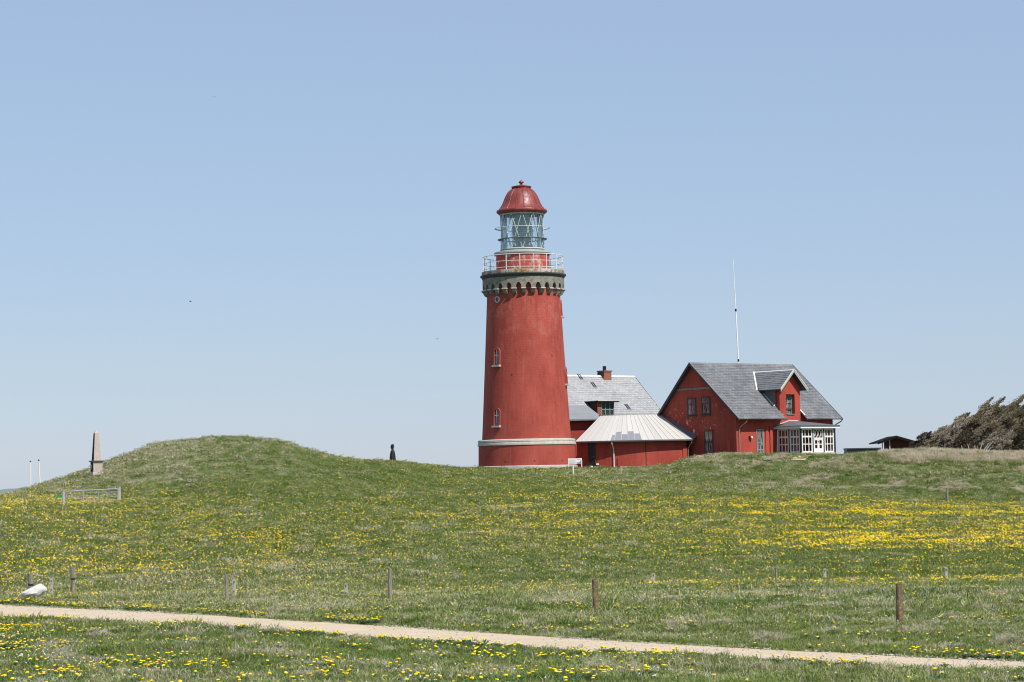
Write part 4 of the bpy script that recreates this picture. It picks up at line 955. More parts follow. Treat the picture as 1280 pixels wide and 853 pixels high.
# ---------------------------------------------------------------- standing figure
def figure():
    d = 207.5; b = at(490.8, 578.5, d); gz = float(height(b[0], d)) - .06; s = d / FPX; up_ = .10; Z = lambda Y: at(490.8, Y, d)[2] - gz + up_ * (Y < 579)
    F = empty('cloaked_statue', (b[0], d, gz), 0, 'dark statue of a hooded figure in a long cloak on the grass ridge', 'statue')
    def body(prof, n=28, folds=True):
        mb = MB(); i0 = 0; 
        for (cx, rx, ry, Y) in prof:
            for k in range(n):
                t = 2 * math.pi * k / n; f = 1 + (.07 * math.sin(7 * t + 1) + .03 * math.sin(11 * t) if folds and Y > 563 else 0); mb.v.append((cx * s + rx * s * f * math.cos(t), ry * s * f * math.sin(t), Z(Y)))
        for q in range(len(prof) - 1):
            for k in range(n): mb.f.append((q * n + k, q * n + (k + 1) % n, (q + 1) * n + (k + 1) % n, (q + 1) * n + k)); mb.sm.append(True)
        mb.f.append(tuple((len(prof) - 1) * n + k for k in range(n))); mb.sm.append(True); return mb
    body([(.1, 4.0, 3.6, 581), (.1, 3.9, 3.5, 577.5), (0, 3.6, 3.3, 573), (.05, 3.1, 3.0, 569), (.15, 2.5, 2.4, 566), (.3, 1.6, 1.7, 564.2), (.3, 1.1, 1.2, 563.2)]).build('cloak', 'cloak_black', F, smooth=True)
    body([(.2, 1.15, 1.2, 564), (-.1, 1.6, 1.5, 562.6), (-.1, 2.1, 1.9, 561), (.0, 2.15, 2.0, 559.4), (.25, 2.0, 1.9, 557.9), (.4, 1.3, 1.3, 557.0), (.4, .3, .3, 556.7)], 20, False).build('hooded_head', 'cloak_black', F, smooth=True)
    nb = MB(); nb.prism([(-1.9 * s, -.06, Z(560)), (-2.5 * s, -.02, Z(561.3)), (-1.9 * s, -.06, Z(561.8))], (0, .1, 0)); nb.build('face', 'cloak_black', F)
figure()

# ---------------------------------------------------------------- flagpoles, gate, posts
for px, pxt, Yt, Yb, dd, lab in ((38.5, 38.0, 577.5, 614, 196, 'shorter leftmost white pole beyond the mound'), (50.5, 48.4, 576, 610, 194, 'taller leaning white pole nearer the obelisk')):
    a = at(px, Yb, dd); t = at(pxt, Yt, dd); gz = float(height(a[0], dd)); P = empty('flagpole', (a[0], dd, gz), 0, lab, 'pole', 'white poles beyond the mound')
    T1 = Vector((t[0] - a[0], 0, t[2] - gz)); MB().tube([(0, 0, -.4), T1], [.062, .045], 10).build('pole', 'white_paint', P); MB().lathe([(.001, .10), (.06, .07), (.07, .03), (.05, -.03)], 12).build('pole_cap', 'dark_paint', P, T1)
def gate():
    pl = hit(79.3, 633, 140, 185, False); d0 = pl[1]; s = d0 / FPX; pr = hit(149.3, 628, 140, 190, False)
    print('gate', pl, pr)
    G = empty('metal_gate', (pl[0], pl[1], float(height(pl[0], pl[1]))), 0, 'galvanised field gate with thin bars between two short posts', 'gate'); g0 = G.location.z
    def world(px, Y, f): d = pl[1] + (pr[1] - pl[1]) * f; q = at(px, Y, d); return Vector((q[0] - pl[0], d - pl[1], q[2] - g0))
    TL, TR, BL, BR = world(82.3, 614.5, .05), world(147.5, 611.2, .97), world(82.3, 631.5, .05), world(147.5, 627.8, .97)
    f = MB(); r = .045
    for a, b in ((TL, TR), (BL, BR), (TL, BL), (TR, BR)): f.tube([a, b], .036, 8)
    f.build('frame', 'galvanised', G); 
    for k in (.22, .42, .6, .8): MB().tube([BL + (TL - BL) * k, BR + (TR - BR) * k], .010, 6).build('bar', 'galvanised', G)
    for k in (.33, .62): MB().tube([BL + (BR - BL) * k, TL + (TR - TL) * k], .022, 6).build('upright', 'galvanised', G)
    for (px, Yt, Yb, p, lab) in ((79.3, 614, 634, pl, 'weathered gate post at the latch end, with green tag'), (149.3, 608.5, 629, pr, 'pale gate post at the end nearer the mound')):
        z = float(height(p[0], p[1])); h = at(px, Yt, p[1])[2] - z; o = empty('gate_post', (p[0], p[1], z), 0, lab, 'post', 'gate posts')
        mb = MB(); mb.tube([(0, 0, -.4), (0, 0, h * .5), (.01, 0, h)], [.095, .09, .085], 10); mb.build('timber', 'pale_wood', o)
        for q in (.25, .8): MB().tube([(0, 0, h * q - .03), (0, 0, h * q + .03)], .105, 10).build('hinge_band', 'galvanised', o)
        if px < 100: MB().box(-.38, -.09, -.03, .03, h * .55, h * .75).build('green_tag', 'green_plastic', o)
gate()
POSTS = [ # px, top, base, width px, material, kind, label, forced distance (None: where the ray meets the ground)
 (39, 717, 738, 6.2, 'grey_wood', 'band', 'thick grey fence post with dark bands right behind the white boulder', 94.5),
 (64.5, 722.5, 743, 4.0, 'pale_wood', 'board', 'short pale fence stake between the banded post and the tall grey post', None),
 (91.7, 708.5, 743, 5.0, 'grey_wood', 'band', 'tall split grey fence post next to the white boulder', None),
 (283, 717.5, 752.5, 4.6, 'grey_wood', 'post', 'tall grey fence post of the close group left of centre', None),
 (292.6, 723.5, 748.5, 4.2, 'pale_wood', 'board', 'short pale holed stake beside a tall grey post', None),
 (308.3, 728, 749.5, 1.8, 'grey_wood', 'thin', 'thin rod-like stake beside the short holed stake', None),
 (432.6, 729, 747.5, 3.6, 'pale_wood', 'board', 'short pale holed stake alone near the path middle', None),
 (487.3, 710.5, 750.5, 5.0, 'grey_wood', 'post', 'tall smooth grey fence post standing alone above the path', None),
 (745, 723.5, 767, 7.6, 'lichen_wood', 'post', 'brown lichen-spotted round post in the grass below the tower', None),
 (790.6, 714.5, 733, 2.0, 'grey_wood', 'thin', 'thin dark stake behind the round lichen post', 101),
 (817.3, 716, 729, 3.8, 'pale_wood', 'board', 'short pale holed stake right of the thin dark stake', 101),
 (970, 709.5, 725.5, 2.6, 'grey_wood', 'thin', 'slim grey stake in the fold of the field below the house', 101),
 (1031, 710.5, 722.5, 3.6, 'pale_wood', 'board', 'short pale stake in the field fold below the porch', 101),
 (1124, 728.5, 782, 8.4, 'lichen_wood', 'post', 'stout orange lichen-covered post near the path, closest of all posts', None),
 (1183, 709, 717, 3.0, 'pale_wood', 'board', 'small pale stake top behind the orange post', 101),
 (1184.3, 609.5, 626, 2.6, 'grey_wood', 'post', 'dark little post at the foot of the grass bank', None),
 (31.3, 616.5, 629, 2.2, 'grey_wood', 'post', 'small grey post near the white poles', 160),
 (776.5, 583, 601, 1.3, 'pale_wood', 'thin', 'pale thin rod in the grass before the annexe', 198),
 (311.3, 603, 612.5, 1.3, 'pale_wood', 'lean', 'thin leaning white stick at the mound foot', 167),
 (550, 588, 597, 1.3, 'pale_wood', 'thin', 'pale thin rod on the ridge left of the tower', 196),
]
TOPS = {}
for px, yt, yb, wp, mt, kd, lab, dd in POSTS:
    if dd is None: p = hit(px, yb, 40, 200, False)
    else: q = at(px, yb, dd); p = np.array([q[0], dd, 0])
    z = float(height(p[0], p[1])); t = at(px, yt, p[1]); h = t[2] - z; r = wp * p[1] / FPX / 2
    bot = min(0.0, at(px, yb, p[1])[2] - z)
    o = empty('fence_post', (p[0], p[1], z), 0, lab, 'post', 'old fence posts in the meadow'); TOPS[px] = Vector((p[0], p[1], z + h))
    mb = MB(); rnd = random.Random(int(px))
    lean = (rnd.uniform(-.03, .03)) if kd != 'lean' else .45
    if kd == 'board':
        mb.prism([(-r, -.03, -.4), (r, -.03, -.4), (r + lean * .5, -.03, h - .03), (r * .5 + lean, -.03, h), (-r + lean, -.03, h - .02)], (0, .06, 0)); mb.build('timber', mt, o)
        for q in (.35, .82): MB().tube([(lean * q, -.045, h * q - .025), (lean * q, -.045, h * q + .04)], min(.02, r * .6), 6).build('staple_hole', 'dark_paint', o)
    else:
        n = 12; K = 9; i0 = 0
        for k in range(K):
            f = k / (K - 1); zz_ = -.4 + (h + .4) * f
            for j in range(n):
                a = 2 * math.pi * j / n; rr_ = r * (1 + .10 * math.sin(3 * a + rnd.uniform(0, .6) + f * 2) + rnd.uniform(-.05, .05)) * (1.06 - .1 * f)
                mb.v.append((rr_ * math.cos(a) + lean * f, rr_ * math.sin(a), zz_ + (rnd.uniform(-.05, .02) * (r / .09) if k == K - 1 else 0)))
        for k in range(K - 1):
            for j in range(n): mb.f.append((k * n + j, k * n + (j + 1) % n, (k + 1) * n + (j + 1) % n, (k + 1) * n + j)); mb.sm.append(True)
        mb.f.append(tuple((K - 1) * n + j for j in range(n))); mb.sm.append(False)
        mb.build('timber', mt, o, sharp=50)
        if kd == 'band':
            for q in ((.62, .12) if px < 60 else (.6,)): MB().tube([(lean * q, 0, h * q - .03), (lean * q, 0, h * q + .03)], r * 1.18, 12).build('wire_band', 'dark_paint', o)
# wires between the surviving posts
def wire(a, b, fr, lab):
    A = TOPS[a].copy(); B = TOPS[b].copy(); A.z -= fr; B.z -= fr * .9; w_ = [A + (B - A) * k / 8 - Vector((0, 0, .05 * math.sin(math.pi * k / 8))) for k in range(9)]
    mb = MB(); mb.tube([p - A for p in w_], .010, 4); tag(mb.build('fence_wire', 'wire_metal', None, A), lab, 'wire', 'slack fence wires')
wire(39, 64.5, .25, 'slack wire from the banded post to the short pale stake'); wire(64.5, 91.7, .2, 'slack wire from the short stake to the tall split post'); wire(91.7, 283, .45, 'long slack wire from the split post to the far grey post'); wire(283, 292.6, .3, 'short wire between the tall post and the holed stake')

# ---------------------------------------------------------------- boulder, stones
def rock(name, pts, dz, loc, mat, lab, seed, sub=2):
    bm = bmesh.new(); bmesh.ops.create_icosphere(bm, subdivisions=3 if sub > 1 else 2, radius=1); rr_ = random.Random(seed); ph = [rr_.uniform(0, 6) for _ in range(6)]
    for v in bm.verts:
        c = v.co; n = .10 * math.sin(2.3 * c.x + ph[0]) * math.sin(2.9 * c.y + ph[1]) + .06 * math.sin(5 * c.x + ph[2] + 3 * c.z) + .04 * math.sin(9 * c.y + ph[3]) * math.sin(8 * c.z + ph[4])
        v.co = c * (1 + n); v.co = pts(v.co)
    me = bpy.data.meshes.new(name); bm.to_mesh(me); bm.free(); me.materials.append(MATS[mat]); me.polygons.foreach_set('use_smooth', [True] * len(me.polygons)); me.set_sharp_from_angle(angle=R_(28))
    o = put(name, me, None, loc); tag(o, lab, 'rock'); return o
p = at(40.5, 748, 92.0); s = p[1] / FPX
def shp(c):
    x = c.x * 17.2 * s; t = (c.x + 1) / 2; h = (3.6 + 6.2 * min(1, t * 1.25) ** 1.3) * s * 1.16
    if c.x > .62: h *= 1 - (c.x - .62) * .25
    return Vector((x, c.y * .32, c.z * h * .80 + (h * .66) + .04 * x))
rock('boulder', shp, 0, (p[0], p[1], p[2] + .07), 'boulder_stone', 'long whitewashed boulder lying in the grass at the edge of the path', 3)
p = hit(958, 577.5, 185, 215, False); rock('boulder', lambda c: Vector((c.x * .36, c.y * .3, c.z * .14 + .06)), 0, (p[0], p[1], float(height(p[0], p[1]))), 'granite', 'small pale flat stone in the bank grass below the lamp-lit wall corner'.replace('lamp-lit ', ''), 5, 1)
p = at(739.5, 584, 213.5); rock('boulder', lambda c: Vector((c.x * .16, c.y * .15, c.z * .2 + .1)), 0, (p[0], p[1], float(height(p[0], p[1]))), 'boulder_stone', 'little upright pale stone in front of the dark annexe door', 8, 1)
p = hit(236, 605.5, 150, 195, False); rock('boulder', lambda c: Vector((c.x * .2, c.y * .15, c.z * .09 + .05)), 0, (p[0], p[1], float(height(p[0], p[1]))), 'granite', 'small grey stone at the foot of the grassy mound', 9, 1)
# sandy track up to the porch
pts = [(1015, 566.3), (1008, 569), (1003, 572.5), (997, 577)]
tv = []
for i, (px, py) in enumerate(pts):
    p = hit(px, py, 188, 212, False)
    if p is None: p = at(px, py, 203.5)
    for o_ in (-.42, 0, .42): x = p[0] + o_ * (1.0 + .15 * i); y = p[1] ; tv.append((x, y, float(height(x, y)) + .06))
tf = [(i * 3 + k, i * 3 + k + 1, i * 3 + k + 4, i * 3 + k + 3) for i in range(3) for k in range(2)]
me = bpy.data.meshes.new('sandy_track'); me.from_pydata(tv, [], tf); me.materials.append(MATS['gravel']); me.update(); tag(put('sandy_track', me), kind='structure')

# ---------------------------------------------------------------- bench and sign by the tower
def bench():
    a, b = at(710.6, 585.5, 211.2), at(727.6, 585.5, 211.2); z = float(height((a[0] + b[0]) / 2, 211.2)); B = empty('garden_bench', ((a[0] + b[0]) / 2, 211.2, z), 0, 'white wooden garden bench against the foot of the lighthouse', 'bench'); L_ = (b[0] - a[0]) / 2; k = L_ / .75
    for x in (-L_ + .03, L_ - .03):
        for y in (-.22, .24): MB().box(x - .035, x + .035, y - .035, y + .035, -.15, .64 if y < 0 else .86).build('leg', 'white_paint', B)
        MB().box(x - .045, x + .045, -.28, .205, .641, .69).build('armrest', 'white_paint', B)
    for i in range(4): MB().box(-L_ + .066, L_ - .066, -.24 + i * .12, -.14 + i * .12, .40, .44).build('seat_slat', 'white_paint', B)
    for i in range(3): MB().box(-L_ + .066, L_ - .066, .21, .24, .50 + i * .13, .60 + i * .13).build('back_slat', 'white_paint', B)
bench()
def sign():
    d = hit(716.8, 594.5, 180, 214, False)[1]; q = at(716.8, 594.5, d); z = float(height(q[0], d)); S = empty('notice_sign', (q[0], d, z), 0, 'white notice board on a white post in front of the bench', 'sign')
    zt_ = at(716, 573.4, d)[2] - z; zb = at(716, 580.2, d)[2] - z; x0 = at(710.2, 577, d)[0] - q[0]; x1 = at(721.1, 577, d)[0] - q[0]
    MB().box(-.05, .05, .012, .10, -.4, zt_ - .05).build('post', 'white_paint', S); MB().box(x0, x1, -.03, .01, zb, zt_).build('board', 'white_paint', S)
    for k in range(4): # faint unreadable lines
        zz_ = zt_ - .12 - k * .085; MB().box(x0 + .08, x1 - .10 - .07 * (k % 2), -.036, -.0305, zz_ - .012, zz_ + .012).build('text_line', 'zinc', S)
sign()

# ---------------------------------------------------------------- birds
for px, py, d, sz, lab in ((238, 377, 190, .22, 'tiny black bird in the open sky above the mound'), (547, 424, 210, .20, 'tiny bird in the sky left of the tower shaft'), (268, 121.5, 190, .14, 'tiny bird high in the open sky')):
    q = at(px, py, d); B = empty('bird', tuple(q), random.uniform(0, 3), lab, 'bird', 'birds in the sky')
    mb = MB(); mb.lathe([(.001, -sz * .5), (sz * .10, -sz * .3), (sz * .15, 0), (sz * .09, sz * .3), (.001, sz * .5)], 8); o = mb.build('body', 'dark_paint', B); o.rotation_euler = (math.pi / 2, 0, 0)
    for sg in (-1, 1):
        w_ = MB(); w_.poly([(0, -sz * .15, 0), (sg * sz * .5, -sz * .05, sz * .25), (sg * sz * 1.1, sz * .15, sz * .12), (sg * sz * .5, sz * .15, sz * .2), (0, sz * .15, 0)]); w_.build('wing', 'dark_paint', B)

# ---------------------------------------------------------------- wind-bent trees
def tree(px, dd, Ytop, width, kind, lab, cat='tree', lean=.5, nf=46, seed=1, dens=1.0, fsz=1.0):
    rr_ = random.Random(seed); b = at(px, 563, dd); z = float(height(b[0], dd)); H = at(px, Ytop, dd)[2] - z
    T = empty('windswept_tree' if cat == 'tree' else 'windswept_shrub', (b[0], dd, z), 0, lab, cat, 'wind-bent trees and shrubs on the bank')
    tk = MB(); limbs = []
    bend = Vector((lean * H * .5, 0, H * .55))
    def axis(f): return Vector((bend.x * f * f, 0, H * .62 * f))
    tk.tube([axis(f) + Vector((rr_.uniform(-.05, .05), 0, 0)) for f in (-.12, .25, .5, .75, 1)], [.17, .14, .11, .08, .05], 8)
    leaves_v = []; leaves_f = []
    mat = {'brown': 'foliage_brown', 'olive': 'foliage_olive', 'grey': 'foliage_grey', 'dark': 'foliage_dark'}[kind]
    for i in range(nf):
        f = rr_.uniform(.05, 1); s0 = axis(f); w_ = width * (1.05 - .45 * f)
        if i < 4: f = rr_.uniform(.75, 1); s0 = axis(f)
        root = s0 + Vector((rr_.uniform(-.75, .45) * w_, rr_.uniform(-.8, .8) * w_ * .9, rr_.uniform(-.15, .12) * H))
        dirv = Vector((rr_.uniform(.6, 1.0), rr_.uniform(-.4, .4), rr_.uniform(.35, .75))).normalized()
        L = (rr_.uniform(.8, 1.2) if i < 9 and cat == 'tree' else rr_.uniform(.35, 1.0)) * H * (.34 if i < 9 else .28) * fsz
        top = root.z + dirv.z * L
        lim = H * (rr_.uniform(.93, 1.0) if i < 4 else rr_.uniform(.5, .88))
        if top > lim: root.z -= top - lim
        if root.z < .05: root.z = .05
        if i % 3 == 0 or i < 7: tk.tube([axis(max(0, f - .25)), root, root + dirv * L * .8], [.06, .04, .015], 5)
        n = int(150 * dens * (L / .7)); R0 = (.11 + L * .11) * (.62 if i < 9 else 1)
        for k in range(n):
            u = rr_.random() ** .8; env = R0 * math.sin(math.pi * (.18 + .78 * u)) ** .8
            c = root + dirv * (L * u) + Vector((rr_.gauss(0, .5), rr_.gauss(0, .5), rr_.gauss(0, .42))) * env
            if c.z < .02: continue
            l = dirv * rr_.uniform(.07, .17) + Vector((rr_.gauss(0, .05), rr_.gauss(0, .05), rr_.gauss(0, .05)))
            s_ = l.cross(Vector((rr_.gauss(0, 1), rr_.gauss(0, 1), rr_.gauss(0, 1)))).normalized() * rr_.uniform(.018, .045)
            j = len(leaves_v); leaves_v += [tuple(c - s_), tuple(c + l * .5 - s_ * .3 * 0 + s_), tuple(c + l), tuple(c + l * .45 - s_ * 1.4)]; leaves_f.append((j, j + 1, j + 2, j + 3))
    tk.build('trunk', 'bark', T)
    me = bpy.data.meshes.new('crown'); me.from_pydata(leaves_v, [], leaves_f); me.materials.append(MATS[mat]); me.update(); put('crown', me, T)
    return len(leaves_f)
TR = [(1149, 214, 548, .9, 'dark', 'dark low shrub nearest the red shed, lowest of the windswept row', 'shrub', .3),
      (1158, 213, 541, 1.0, 'dark', 'small dark spiky shrub beside the lowest one', 'shrub', .5),
      (1169, 212, 540, 1.2, 'brown', 'low brown shrub with flat top in the windswept row', 'shrub', .5),
      (1178, 215, 529, 1.2, 'grey', 'thin grey twiggy tree rising behind the brown shrubs', 'tree', .5),
      (1192, 214, 522, 1.5, 'grey', 'broad grey leafless tree in the middle of the row', 'tree', .5),
      (1205, 216, 514, 1.4, 'brown', 'brown tree with dark fringe left of the highest crown', 'tree', .5),
      (1222, 214.5, 492, 1.5, 'olive', 'tallest olive brown tree with pointed swept tip', 'tree', .75),
      (1213, 210, 536, 1.6, 'dark', 'dark undergrowth shrub behind the bleached stems', 'shrub', .3),
      (1238, 212, 515, 1.8, 'brown', 'rounded brown tree in front of the tallest one', 'tree', .5),
      (1250, 215, 497, 1.5, 'brown', 'swept brown tree right of the tallest tip', 'tree', .7),
      (1264, 213, 490, 1.7, 'olive', 'olive tree with long streaming branches near the photo edge', 'tree', .8),
      (1258, 209.5, 536, 1.8, 'grey', 'grey tangled shrub low in front of the olive tree', 'shrub', .3),
      (1280, 214, 494, 2.0, 'brown', 'brown tree cut by the photo edge', 'tree', .6),
      (1284, 210, 528, 1.8, 'dark', 'dark shrub at the very right under the cut-off tree', 'shrub', .4),
      (1310, 213, 500, 2.2, 'olive', 'olive tree just past the photo edge', 'tree', .6), (1340, 213, 505, 2.2, 'brown', 'last brown tree of the row', 'tree', .6)]
nl = 0
for i, (px, dd, yt, wd, kd, lab, cat, ln) in enumerate(TR):
    H = (563 - yt) / 14; nl += tree(px - 6 - H * 2.2, dd, yt - H * 3.0, wd * 1.1, kd, lab, cat, ln, nf=int(22 + H * 9), seed=20 + i, dens=.9 if kd != 'grey' else .7)
print('leaves', nl)
# bleached dead stems
BL = empty('dead_bush', tuple(at(1222, 564, 207.5)), 0, 'bleached bare stems fanning out in front of the dark trees', 'shrub'); BL.location.z = float(height(BL.location.x, 207.5))
for dx, tx, h in ((-.7, -.15, .95), (-.2, -.05, .8), (0, .45, 1.05), (.15, .8, .9), (.3, 1.05, 1.1), (-1.2, -.2, .8), (.5, .7, .6)):
    MB().tube([(dx, 0, -.2), (dx + tx * .5 + .04, 0, h * .5), (dx + tx, 0, h)], [.045, .035, .018], 6).build('stem', 'dead_wood', BL)

# ---------------------------------------------------------------- scattered ground cover
PROTO = []
def instancer(name, pts, rot, scl, idx, protos, dry=None, kind='stuff'):
    me = bpy.data.meshes.new(name); me.vertices.add(len(pts)); me.vertices.foreach_set('co', np.asarray(pts, np.float32).ravel())
    a = me.attributes.new('rot', 'FLOAT_VECTOR', 'POINT'); a.data.foreach_set('vector', np.asarray(rot, np.float32).ravel())
    a = me.attributes.new('scl', 'FLOAT_VECTOR', 'POINT'); a.data.foreach_set('vector', np.asarray(scl, np.float32).ravel())
    a = me.attributes.new('idx', 'INT', 'POINT'); a.data.foreach_set('value', np.asarray(idx, np.int32))
    a = me.attributes.new('dry', 'FLOAT', 'POINT'); a.data.foreach_set('value', np.asarray(dry if dry is not None else np.zeros(len(pts)), np.float32))
    o = bpy.data.objects.new(name, me); COL.objects.link(o); o['kind'] = kind
    c = bpy.data.collections.new(name + '_kinds')
    for k, pm in enumerate(protos): po = bpy.data.objects.new('%s_kind_%02d' % (name, k), pm); c.objects.link(po)
    g = bpy.data.node_groups.new(name + '_scatter', 'GeometryNodeTree'); g.interface.new_socket('Geometry', in_out='INPUT', socket_type='NodeSocketGeometry'); g.interface.new_socket('Geometry', in_out='OUTPUT', socket_type='NodeSocketGeometry')
    gi = g.nodes.new('NodeGroupInput'); go = g.nodes.new('NodeGroupOutput'); ip = g.nodes.new('GeometryNodeInstanceOnPoints'); ci = g.nodes.new('GeometryNodeCollectionInfo')
    ci.inputs['Collection'].default_value = c; ci.inputs['Separate Children'].default_value = True; ci.inputs['Reset Children'].default_value = True
    def na(nm, t): n = g.nodes.new('GeometryNodeInputNamedAttribute'); n.data_type = t; n.inputs['Name'].default_value = nm; return n.outputs['Attribute']
    L = g.links.new; L(gi.outputs[0], ip.inputs['Points']); L(ci.outputs[0], ip.inputs['Instance']); ip.inputs['Pick Instance'].default_value = True
    L(na('idx', 'INT'), ip.inputs['Instance Index']); L(na('rot', 'FLOAT_VECTOR'), ip.inputs['Rotation']); L(na('scl', 'FLOAT_VECTOR'), ip.inputs['Scale']); L(ip.outputs[0], go.inputs[0])
    md = o.modifiers.new('scatter', 'NODES'); md.node_group = g; return o
def tuft(seed, n, R, h0, h1, w_, bend, mat):
    r = random.Random(seed); mb = MB()
    for i in range(n):
        a = r.uniform(0, 6.283); q = R * math.sqrt(r.random()); x, y = q * math.cos(a), q * math.sin(a); h = r.uniform(h0, h1); b = r.uniform(0, 6.283); lx, ly = math.cos(b), math.sin(b); k = h * bend * r.uniform(.2, 1.2)
        sx, sy = -ly * w_ / 2, lx * w_ / 2
        p = [(x - sx, y - sy, -.02), (x + sx, y + sy, -.02), (x + lx * k * .35 + sx * .8, y + ly * k * .35 + sy * .8, h * .6), (x + lx * k * .35 - sx * .8, y + ly * k * .35 - sy * .8, h * .6), (x + lx * k, y + ly * k, h * r.uniform(.8, 1))]
        i0 = len(mb.v); mb.v += p; mb.f += [(i0, i0 + 1, i0 + 2, i0 + 3), (i0 + 3, i0 + 2, i0 + 4)]; mb.sm += [False] * 2
    return mb.mesh('grass_tuft', mat)
def area_points(dens, d0, d1, margin=1.35, pad=6.0):
    """random places in the stretch of meadow the photograph looks over, with several metres to spare on both sides"""
    g = np.linspace(d0, d1, 400); wd = .2134 * (1 + (margin - 1) * .5) * g + pad * (margin > 1.1); c = np.concatenate([[0], np.cumsum((wd[1:] + wd[:-1]) * np.diff(g))])
    n = int(c[-1] * dens); d = np.interp(rng.random(n), c / c[-1], g); return rng.uniform(-1, 1, n) * np.interp(d, g, wd), d
def eul(n, tilt=.15): return np.stack([rng.normal(0, tilt, n), rng.normal(0, tilt, n), rng.uniform(0, 6.283, n)], -1)
near_protos = [tuft(k, 64, .26, .02, .075, .013, 2.0, 'grass_blade') for k in range(5)] + [tuft(10 + k, 50, .17, .03, .10, .010, 2.2, 'dry_blade') for k in range(3)]
far_protos = [tuft(30 + k, 70, .55, .03, .085, .032, 2.2, 'grass_blade') for k in range(4)] + [tuft(40 + k, 60, .42, .05, .15, .028, 2.0, 'dry_blade') for k in range(4)]
def lay(name, dens, d0, d1, protos, ngreen, smin, smax, drybias=0.0, tall=1.0):
    x, y = area_points(dens, d0, d1)
    pd = path_dist(x, y); ok = pd > -.02 + rng.uniform(-.14, .12, len(x))
    ok &= ~((np.hypot(x - TX, y - TY) < 4.7)); gx = c0[0]; lx = (x - c0[0]) * math.cos(TH) + (y - c0[1]) * math.sin(TH); ly = -(x - c0[0]) * math.sin(TH) + (y - c0[1]) * math.cos(TH)
    ok &= ~((lx > -.3) & (lx < LX + .3) & (ly > -.3) & (ly < WY)); ok &= ~((lx > 4.8) & (lx < 10.5) & (ly > -3.6) & (ly < 1)); ok &= ~(np.hypot(x - 11.1, y - 226.3) < 9.4)
    x, y = x[ok], y[ok]; dr = dry_at(x, y); n = len(x); z = height(x, y)
    pdry = np.clip((dr - .32) * 1.2 + drybias + (fbm(x, y, .7, 3) - .5) * 1.9, .0, .85); isdry = rng.random(n) < pdry
    idx = np.where(isdry, ngreen + rng.integers(0, len(protos) - ngreen, n), rng.integers(0, ngreen, n))
    s = rng.uniform(smin, smax, n); hz_ = s * rng.uniform(.6, 1.2, n) * tall * np.where(path_dist(x, y) < .5, .7, 1)
    instancer(name, np.stack([x, y, z], -1), eul(n), np.stack([s, s, hz_], -1), idx, protos, dr + isdry * .12); return n
n1 = lay('meadow_grass', 26, 30, 62, near_protos, 5, .8, 1.3)
n2 = lay('middle_grass', 9, 62, 112, near_protos, 5, 1.2, 2.1)
n3 = lay('hillside_grass', 3.4, 112, 222, far_protos, 4, .8, 1.4)
print('tufts', n1, n2, n3)
# taller pale grass on the bank crest and along the trees
def bank_grass():
    x, y = area_points(16, 184, 212, 1.5); px = 640 + x / y * FPX
    k = np.clip((px - 830) / 60, 0, 1) * np.clip((px - 700) / 400, .2, 1) * (fbm(x, y, .5, 3) > .46)
    k = np.maximum(k, (np.clip((px - 1090) / 60, 0, 1) * (y > 198)))
    k = np.maximum(k, .4 * ((px > 730) & (px < 850) & (y > 196) & (y < 203) & (fbm(x, y, .8, 2) > .5)))
    ok = rng.random(len(x)) < k; lx = (x - c0[0]) * math.cos(TH) + (y - c0[1]) * math.sin(TH); ly = -(x - c0[0]) * math.sin(TH) + (y - c0[1]) * math.cos(TH); ok &= ~((lx > 4.5) & (lx < 10.8) & (ly > -5)); ok &= y < 209
    x, y = x[ok], y[ok]; n = len(x); z = height(x, y); px = px[ok]
    s = rng.uniform(.5, .9, n); t = s * (1.0 + .9 * np.clip((px - 1060) / 60, 0, 1) * (y > 197)) * .75
    protos = [tuft(60 + k_, 50, .22, .10, .34, .026, 1.2, 'grass_blade') for k_ in range(4)] + [tuft(70 + k_, 50, .22, .14, .46, .024, .9, 'straw_blade') for k_ in range(4)]
    straw = ((px > 1095) & (y > 199)) | ((px > 850) & (px < 935) & (y > 199)) | (rng.random(n) < np.clip((fbm(x, y, .4, 3) - .50) * 6, 0, .8))
    instancer('bank_grass', np.stack([x, y, z], -1), eul(n, .12), np.stack([s, s, t], -1), rng.integers(0, 4, n) + 4 * straw, protos, np.clip(dry_at(x, y), 0, 1)); print('bank', n)
bank_grass()

# dandelions
FX = [0, 160, 320, 480, 640, 800, 960, 1120, 1280]; FY = [560, 596, 606, 616, 626, 640, 655, 668, 682, 696, 710, 722, 736, 750, 765, 785, 815, 853]
FT = [[0, 0, 0, .02, .02, 0, 0, 0, 0], [0, 0, .04, .12, .12, .04, 0, 0, 0], [.05, .10, .10, .12, .25, .16, .02, 0, 0], [.20, .40, .16, .15, .28, .22, .10, 0, 0], [.55, .42, .26, .24, .30, .30, .55, .25, .05], [.5, .5, .32, .28, .4, .38, .85, .95, .7],
      [.5, .5, .38, .38, .5, .62, .75, .85, .95], [.42, .6, .5, .5, .78, .95, 1.1, 1.2, 1.1], [.5, .62, .55, .45, .4, .45, .65, 1.0, 1.0], [.8, .8, .45, .30, .2, .25, .2, .22, .3],
      [.85, .75, .4, .25, .15, .15, .1, .05, .08], [.3, .35, .2, .18, .1, .12, .14, .2, .25], [.15, .12, .15, .12, .1, .15, .2, .22, .22], [.22, .15, .12, .12, .10, .12, .15, .14, .14],
      [.5, .4, .3, .2, .2, .1, .10, .10, .10], [.55, .45, .35, .25, .30, .2, .08, .06, .06], [.55, .38, .3, .28, .50, .42, .10, .07, .05], [.30, .28, .2, .22, .2, .12, .05, .04, .04]]
def head_mesh(n=9, r=.024):
    mb = MB(); mb.lathe([(r * .35, -.008), (r, .004), (r * .82, .011), (.0005, .014)], n, sm=False); return mb
